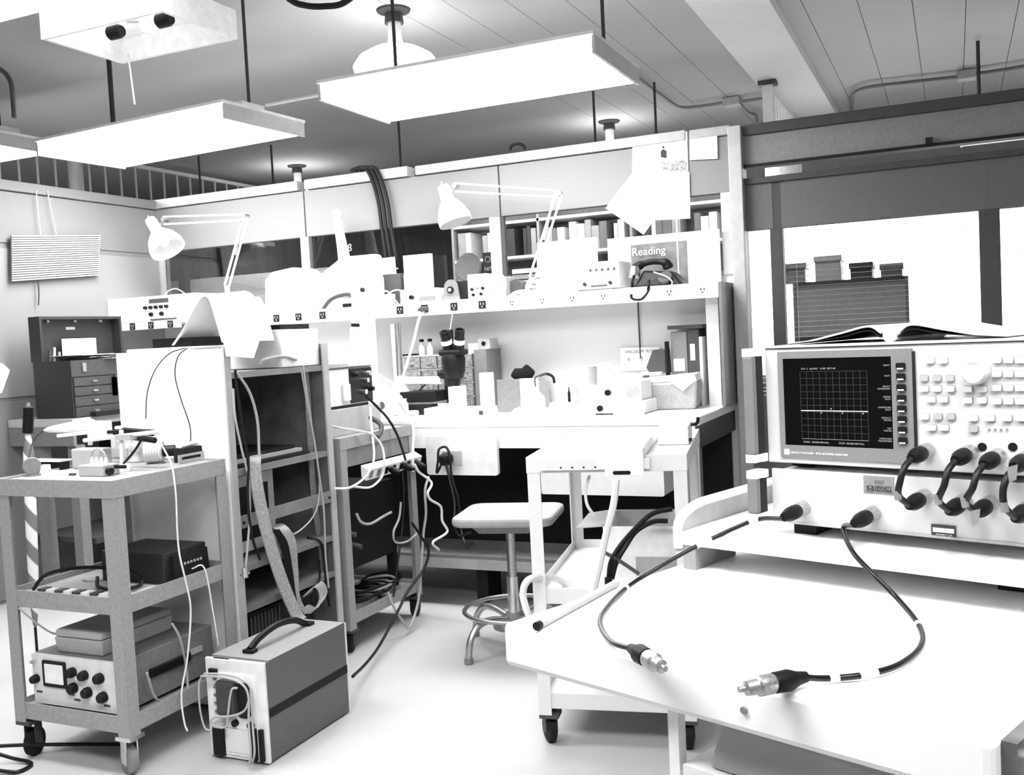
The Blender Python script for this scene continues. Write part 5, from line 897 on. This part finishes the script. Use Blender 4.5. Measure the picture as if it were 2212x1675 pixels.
one('keyboard_tray', 'grey flat instrument case on the shelf under the cart top', 'case', MB().hexa([(.29, .03, .7875), (.55, .03, .7875), (.55, .4, .7875), (.29, .4, .7875), (.3, .045, .84), (.55, .045, .835), (.55, .38, .84), (.3, .38, .84)]), lgray, loc=W3(-.887, .9, 0), rz=AT-math.radians(2), bevel=.006)
# stick, riser
p0, p1 = PZ(1166, 1349, TT+.006), PZ(1332, 1259, TT+.006); t = thing('wooden_stick', 'slim wooden stick with dark end at the cart edge', 'stick', p0-Vector((0, 0, .006))); d = p1-p0
MB().cyl((0, 0, .0055), Vector((0, 0, .0055))+d, .0055, n=12).build('shaft', lgray, t, True); MB().cyl(Vector((0, 0, .0056))-d.normalized()*.009, Vector((0, 0, .0056))-d.normalized()*.0003, .0056, n=12).build('dark_end', vdark, t)
RV, RZ = 1.262, .947
t = thing('riser_stand', 'white wooden riser stand with rounded side boards under the instruments', 'stand', W3(-.86, RV, TT), AT)
MB().box(.012, 0, RZ-TT, .6, .62, RZ-TT+.022).build('board', wood, t, bevel=.003)
MB().box(.012, .003, 0.0005, .034, .12, RZ-TT-.0003).build('front_foot', M('foot_grey', .25, .6), t); MB().box(.43, .12, .0005, .49, .16, RZ-TT-.0003).build('front_foot', vdark, t); MB().box(.012, .45, .0005, .6, .5, RZ-TT-.0003).build('rear_foot', vdark, t)
pr = [(.0, RZ-TT), (.0, .12)]; cpts = [(.0, RZ-TT-.01), (.6, RZ-TT-.01), (.6, .09), (.1, .09), (.06, .089), (.03, .083), (.01, .074), (.0, .06)]
MB().prism(cpts, 'yz', .0, .0115).build('side_board', M('riser_side', .36, .6, var=.25, scale=15), t, bevel=.0)
MB().tube([(.006, y, z+.003) for y, z in ((.6, .09), (.3, .09), (.1, .09), (.06, .089), (.03, .083), (.01, .074), (.0, .06), (0, .03))], .0075, n=8, res=3).build('edge_band', white, t, True)
# ---- test set
AV = 1.31; ZT0 = RZ+.022+.0005
facew = M('instrument_face', .52, .5, var=.02)
t = thing('test_set', 'white test set below the analyzer with two test ports', 'instrument', W3(-.705, AV, ZT0), AT); zl = lambda z: z-ZT0
for u in (.01, .38): MB().box(u, .02, 0, u+.035, .4, .0195).build('foot', vdark, t)
MB().box(0, .006, .02, .42, .43, .096).build('case', ivory, t); MB().box(-.012, 0, .018, .432, .0058, .097).build('front_panel', facew, t)
MB().box(0, -.002, .018, .43, -.0002, .0215).build('lower_trim', lgray, t)
def mark(par, x0, y0, x1, y1, mat, nm, V=AV, dv=-.0015):
    a, b_ = PLV(x0, y0, V), PLV(x1, y1, V); ou = par.location.dot(er); return MB().box(a[0]-ou, dv, b_[1]-par.location.z, b_[0]-ou, -.0003, a[1]-par.location.z).build(nm, mat, par)
s_ = mark(t, 1866, 1027, 1932, 1068, M('sticker', .2, .6, var=.15, scale=300), 'asset_sticker')
a = PLV(1874, 1062, AV); u0, z0 = a[0]+.705, a[1]-ZT0; bl = M('print_black', .02, .5, var=0)
MB().prism(rrect(u0, z0+.001, u0+.0095, z0+.0085, .0015), 'xz', -.0021, -.0016).build('logo', bl, s_); MB().prism(circ(u0+.0048, z0+.0047, .0033, 20), 'xz', -.0025, -.0022).build('logo_disc', MATS['sticker'], s_); text(s_, 'hp', .0055, (u0+.0022, -.0027, z0+.0034), (math.pi/2, -0, 0), bl)
text(s_, 'HEWLETT', .0052, (u0+.011, -.0022, z0+.0052), (math.pi/2, 0, 0), bl); text(s_, 'PACKARD', .0052, (u0+.011, -.0022, z0+.0008), (math.pi/2, 0, 0), bl); text(s_, '0427', .0068, (u0+.011, -.0022, z0+.012), (math.pi/2, 0, 0), M('print_grey', .12, .5, var=0))
s_ = mark(t, 2012, 1132, 2066, 1162, dgray, 'maker_plate'); a = PLV(2016, 1139, AV); b_ = PLV(2062, 1153, AV); MB().box(a[0]+.705, -.0021, b_[1]-ZT0, b_[0]+.705, -.0016, a[1]-ZT0).build('blank_window', white, s_)
text(s_, 'PROPERTY OF', .0032, (a[0]+.709, -.0022, b_[1]-ZT0-.004), (math.pi/2, 0, 0), white); text(s_, 'U.S. GOVERNMENT', .0028, (a[0]+.707, -.0022, b_[1]-ZT0-.0072), (math.pi/2, 0, 0), white)
TS = t
def rhandle(label, z0, z1):
    h = thing('rack_handle', label, 'handle', W3(-.741, AV-.032, z0), AT, 'rack handles'); hh = z1-z0
    MB().box(0, 0, .012, .016, .012, hh-.012).build('grip', M('handle_grey', .15, .5), h, bevel=.002)
    for z in (0, hh-.0118): MB().box(0, 0, z, .016, .031, z+.0116).box(.0161, .018, z, .019, .031, z+.0116).build('bracket', white, h)
    MB().box(.006, .0121, .012, .016, .03, hh-.012).build('web', vdark, h)
# ---- network analyzer
ZA = 1.077
t = thing('network_analyzer', 'white network analyzer with dark screen and rows of keys', 'analyzer', W3(-.72, AV, ZA), AT); ou, oz = -.72, ZA
for u in (.02, .38): MB().box(u, .03, zl(ZT0+.0), u+.03, .4, .0).build('foot', vdark, t) if False else MB().box(u, .03, -.0095, u+.03, .4, 0).build('foot', vdark, t)
MB().box(0, .008, 0, .425, .43, .166).build('case', ivory, t); fp = MB().box(-.002, 0, -.001, .427, .0078, .169).build('front_panel', facew, t, bevel=.002)
MB().box(-.002, .0081, .1662, .427, .43, .1695).build('top_cover', offw, t); MB().box(.0, -.0015, .1655, .427, -.0002, .1668).build('top_seam', black, t)
bz = M('bezel_grey', .17, .5, var=.12, scale=400)
def pr_(x0, y0, x1, y1, mat, nm, d0, d1=-.0003, par=None, r=None):
    a, b_ = PLV(x0, y0, AV), PLV(x1, y1, AV); x_, z1_, X_, z0_ = a[0]-ou, a[1]-oz, b_[0]-ou, b_[1]-oz
    m = MB().prism(rrect(x_, z0_, X_, z1_, r), 'xz', d0, d1) if r else MB().box(x_, d0, z0_, X_, d1, z1_); return m.build(nm, mat, par or t)
U_ = lambda px_: PLV(px_, 860, AV)[0]-ou
x0, x1, xs, xk = .02, .214, .03, .186; zb, zt = .008, .161
MB().box(x0, -.003, zb, x1, -.0003, zb+.018).box(x0, -.003, zt-.01, x1, -.0003, zt).box(x0, -.003, zb+.0181, xs-.002, -.0003, zt-.0101).box(xk, -.003, zb+.0181, x1, -.0003, zt-.0101).build('bezel', bz, t)
MB().box(x1, -.0032, zb+.002, x1+.0035, -.0003, zt-.004).build('bezel_edge', vdark, t)
scr = MB().box(xs-.002, -.0018, zb+.018, xk, -.0004, zt-.01).build('screen', M('crt_glass', .003, .08, var=0, spec=.2), t)
gl = M('graticule_glow', .02, .5, var=0, emit=.03); tr = M('trace_glow', .8, .5, var=0, emit=.9); tx = M('screen_text', .1, .5, var=0, emit=.12)
gx0, gx1, gz0, gz1 = .054, .152, .036, .132; m = MB()
for i in range(11): x = gx0+(gx1-gx0)*i/10; m.box(x-.00018, -.0021, gz0, x+.00018, -.0019, gz1)
for i in range(11): z = gz0+(gz1-gz0)*i/10; m.box(gx0, -.0021, z-.00018, gx1, -.0019, z+.00018)
m.build('graticule', gl, scr)
zm = gz0+(gz1-gz0)*.42; MB().box(gx0, -.0024, zm-.0004, gx1, -.0022, zm+.0004).build('trace', tr, scr); MB().box(gx0, -.0024, gz0-.0003, gx1, -.0022, gz0+.0003).build('baseline', tx, scr)
m = MB()
for f, s in ((.31, -1), (.46, 1), (.63, -1), (.93, -1)): x = gx0+(gx1-gx0)*f; m.prism([(x, zm+s*.0008), (x-.0012, zm+s*.004), (x+.0012, zm+s*.004)], 'xz', -.0024, -.0022)
m.build('markers', tx, scr)
RX = (math.pi/2, 0, 0)
text(scr, 'START  300.000 000 MHz', .0036, (gx0+.002, -.0023, gz0-.006), RX, tx); text(scr, 'STOP  500.000 000 MHz', .0036, (gx0+.055, -.0023, gz0-.006), RX, tx)
text(scr, 'CH1  S   log MAG   10 dB/  REF 0 dB', .0034, (gx0+.002, -.0023, gz1+.003), RX, tx)
for i, s in enumerate(('PRINT', 'PLOT', 'SELECT\nQUADRANT', 'DEFINE\nPLOT', 'CONFIGURE\nPLOT', 'DEFAULT\nSETUPS', 'LIST\nVALUES', 'OPERATING\nPARAMETERS')):
    zk = .137-.0142*i; text(scr, s, .0032, (xk-.002, -.0023, zk+.001), RX, tx, align='RIGHT')
    k = MB().prism(rrect(xk+.0075, zk-.004, xk+.0195, zk+.0052, .0018), 'xz', -.0062, -.0031).build('softkey', black, t); MB().box(xk+.009, -.0066, zk-.0034, xk+.0175, -.0063, zk-.0016).build('key_highlight', M('key_glint', .75, .3, var=0), k)  # pale bar paints a highlight onto each black softkey
text(t, 'HEWLETT PACKARD   8753 NETWORK ANALYZER', .0038, (x0+.016, -.0033, zb+.006), RX, white); MB().box(x0+.006, -.0036, zb+.004, x0+.014, -.0031, zb+.012).build('badge', white, t)
keyw = M('key_white', .6, .5, var=0); keyg = M('key_grey', .35, .5, var=0)
rows = [(779, (2010, 2039), 0), (817, (1997, 2025, 2053), 1), (840, (1998, 2025, 2054), 0), (863, (2013, 2040), 0), (900, (1999, 2027, 2055), 2), (924, (2014, 2041), 0), (841, (2092, 2123), 0), (865, (2092, 2123), 0), (778, (2155, 2180, 2205), 0), (808, (2155, 2180, 2205), 0), (838, (2155, 2180, 2205), 0), (867, (2155, 2180, 2205), 0), (903, (2104, 2140, 2177, 2208), 0), (927, (2104,), 1)]
k0 = None
for y, xs_, g in rows:
    for j, x in enumerate(xs_):
        a = PLV(x, y, AV); mt = keyg if (g == 1 or (g == 2 and j)) else keyw
        if k0 is None: k0 = MB().prism(rrect(-.0053, -.0038, .0053, .0038, .0015), 'xz', -.0038, -.0008).build('key', keyw, t, loc=(a[0]-ou, 0, a[1]-oz)); MB().prism(rrect(-.0058, -.0043, .0058, .0043, .0017), 'xz', -.0007, -.0003).build('key_edge_shade', mgray, k0); k1 = k0.data.copy(); k1.materials.clear(); k1.materials.append(keyg)  # grey rim around each key stands in for its edge shadow
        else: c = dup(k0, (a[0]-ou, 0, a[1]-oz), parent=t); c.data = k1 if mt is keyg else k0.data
a = PLV(2112, 803, AV); MB().lath((a[0]-ou, -.0003, a[1]-oz), (a[0]-ou, -.018, a[1]-oz), [(.016, 0), (.0155, .8), (.013, 1), (.008, .85)], 28).build('tuning_knob', keyw, t, True)
for x in (2122, 2188): a = PLV(x, 966, AV); MB().prism(circ(a[0]-ou, a[1]-oz, .0055, 20), 'xz', -.001, -.0003).build('probe_jack', black, t)
for i in range(4): a = PLV(2137+13*i, 928, AV); MB().cyl((a[0]-ou, -.0003, a[1]-oz), (a[0]-ou, -.002, a[1]-oz), .0012, n=8).build('indicator', mgray, t)
AN = t
rhandle('dark grey rack handle on the analyzer side', 1.078, 1.245); rhandle('short grey rack handle on the test set side', .991, 1.066)
# ---- port connectors and jumper cables
nut = M('connector_nut', .4, .35, .8, var=.3, scale=400); boot = M('connector_boot', .004, .5, var=.2, scale=300, spec=.15)
def conn(par, u, z, Lb=1.):       # nut and boot pointing out of the panel; par = the jumper thing, coords local to it
    MB().lath((u, -.003, z), (u, -.022, z-.001), [(.0105, 0), (.0105, .8), (.009, 1)], 16).build('connector_nut', nut, par, True)
    MB().lath((u, -.022, z-.001), (u-.001, -.055*Lb, z-.004), [(.0095, 0), (.0105, .2), (.01, .6), (.006, 1)], 14).build('boot', boot, par, True)
tops = [PLV(x, y, AV) for x, y in ((2005, 973), (2098, 977), (2158, 985), (2222, 990))]; bots = [PLV(x, y, AV) for x, y in ((2000, 1072), (2085, 1083), (2142, 1086), (2225, 1097))]
for k in range(4):
    t = thing('jumper_cable', ('first', 'second', 'third', 'fourth')[k]+' short black jumper cable between analyzer and test set counted from the screen', 'cable', W3(0, AV-.0005, 0), AT)
    (ua, za), (ub, zb_) = tops[k], bots[k]; conn(t, ua, za); conn(t, ub, zb_)
    MB().tube([(ua-.001, -.055, za-.005), (ua-.004, -.07, za-.014), (ua-.007, -.077, (za+zb_)/2), (ub-.006, -.074, zb_+.012), (ub-.001, -.055, zb_-.003)], .0042, n=10).build('cord', blackcable, t, True)
    zc = (za+zb_)/2-.012; MB().cyl((ub-.007, -.0768, zc), (ub-.006, -.075, zc-.012), .0046, n=10).build('clear_sleeve', mgray, t, True)
for k, (x, y, s) in enumerate(((2175, 1010, 1), (2095, 1105, -1))):
    p = PLV(x, y, AV-.075); one('cable_tag', ('grey paper tag folded on the fourth jumper', 'grey paper tag hanging between the lower connectors')[k], 'tag', MB().prism([(0, 0), (.012, .004), (.01, -.014), (.002, -.018)], 'xz', 0, .0006), mgray, loc=W3(p[0], AV-.075, p[1]), rz=AT)
# ---- long test cables
def longcable(label, port, world_pts, end_dir, bands):
    t = thing('test_cable', label, 'cable', W3(port[0], AV-.0005, ZT0), AT, 'test port cables'); L = holder(t)
    q = L(W3(port[0], AV, port[1])); conn(t, 0, q.z, 1.1)
    P = [Vector((-.001, -.06, q.z-.006))]+[L(p) for p in world_pts]
    MB().tube(P, .0034, n=10, res=10).build('cord', M('test_cord', .005, .3, var=0, spec=.3), t, True)
    C_ = crom(P, 10)
    for f, ln in bands:
        i = int(f*(len(C_)-2)); d = (C_[i+1]-C_[i]).normalized(); MB().cyl(C_[i], C_[i]+d*ln, .004, n=10).build('white_band', white, t, True)
    e = P[-1]; d = (P[-1]-P[-2]).normalized(); d.z = 0; d.normalize()
    MB().lath(e-d*.004, e+d*.034, [(.0055, 0), (.0075, .3), (.011, .55), (.0105, 1)], 16).build('end_boot', boot, t, True)
    MB().lath(e+d*.0342, e+d*.075, [(.009, 0), (.0105, .1), (.0105, .45), (.008, .5), (.0075, .8), (.003, .85), (.003, 1)], 16).build('end_connector', nut, t, True)
zt = TT+.006
longcable('left test cable curving over the cart edge with shiny end', PLV(1738, 1097, AV), [PZ(x, y, z) for x, y, z in ((1640, 1122, .995), (1590, 1140, .98), (1500, 1183, .955), (1430, 1222, .935), (1360, 1265, zt), (1315, 1308, zt), (1296, 1345, zt), (1318, 1385, zt), (1366, 1403, .922))], None, ((.14, .01), (.3, .025), (.58, .008)))
longcable('right test cable curling on the cart top with shiny end', PLV(1888, 1109, AV), [PZ(x, y, z) for x, y, z in ((1822, 1140, .99), (1840, 1190, .975), (1885, 1240, .955), (1940, 1295, .93), (1985, 1352, zt), (1990, 1395, zt), (1945, 1435, zt), (1870, 1458, zt), (1790, 1466, zt), (1735, 1464, .922))], None, ((.5, .008), (.78, .022), (.88, .01)))
# ---- manual on the analyzer
a = PLV(1985, 722, AV+.14); t = thing('open_manual', 'open white manual lying on the analyzer top', 'book', W3(a[0], AV+.12, 1.2472), AT)
for s in (-1, 1):
    A = [Vector((s*x, -.085, z)) for x, z in ((.012, .012), (.03, .022), (.07, .014), (.12, .004), (.15, .0015))]; Bk = [p+Vector((0, .2, 0)) for p in A]; MB().sheet(crom(A, 4), crom(Bk, 4), .0012).build('page_block', paper, t, True)
    MB().sheet(crom([p-Vector((0, .004, .006)) if p.z > .008 else p-Vector((0, .004, .001)) for p in A], 4), crom([p+Vector((0, .004, -.006)) if p.z > .008 else p+Vector((0, .004, -.001)) for p in Bk], 4), .0006).build('cover', black, t, True)
MB().cyl((0, -.086, .008), (0, .11, .008), .0095, n=12).build('spine', white, t, True)
one('top_sheets', 'loose white sheets on the analyzer top beside the manual', 'paper', MB().box(.36, .05, 0, .42, .3, .004), paper, loc=W3(-.72, AV, 1.2468), rz=AT)
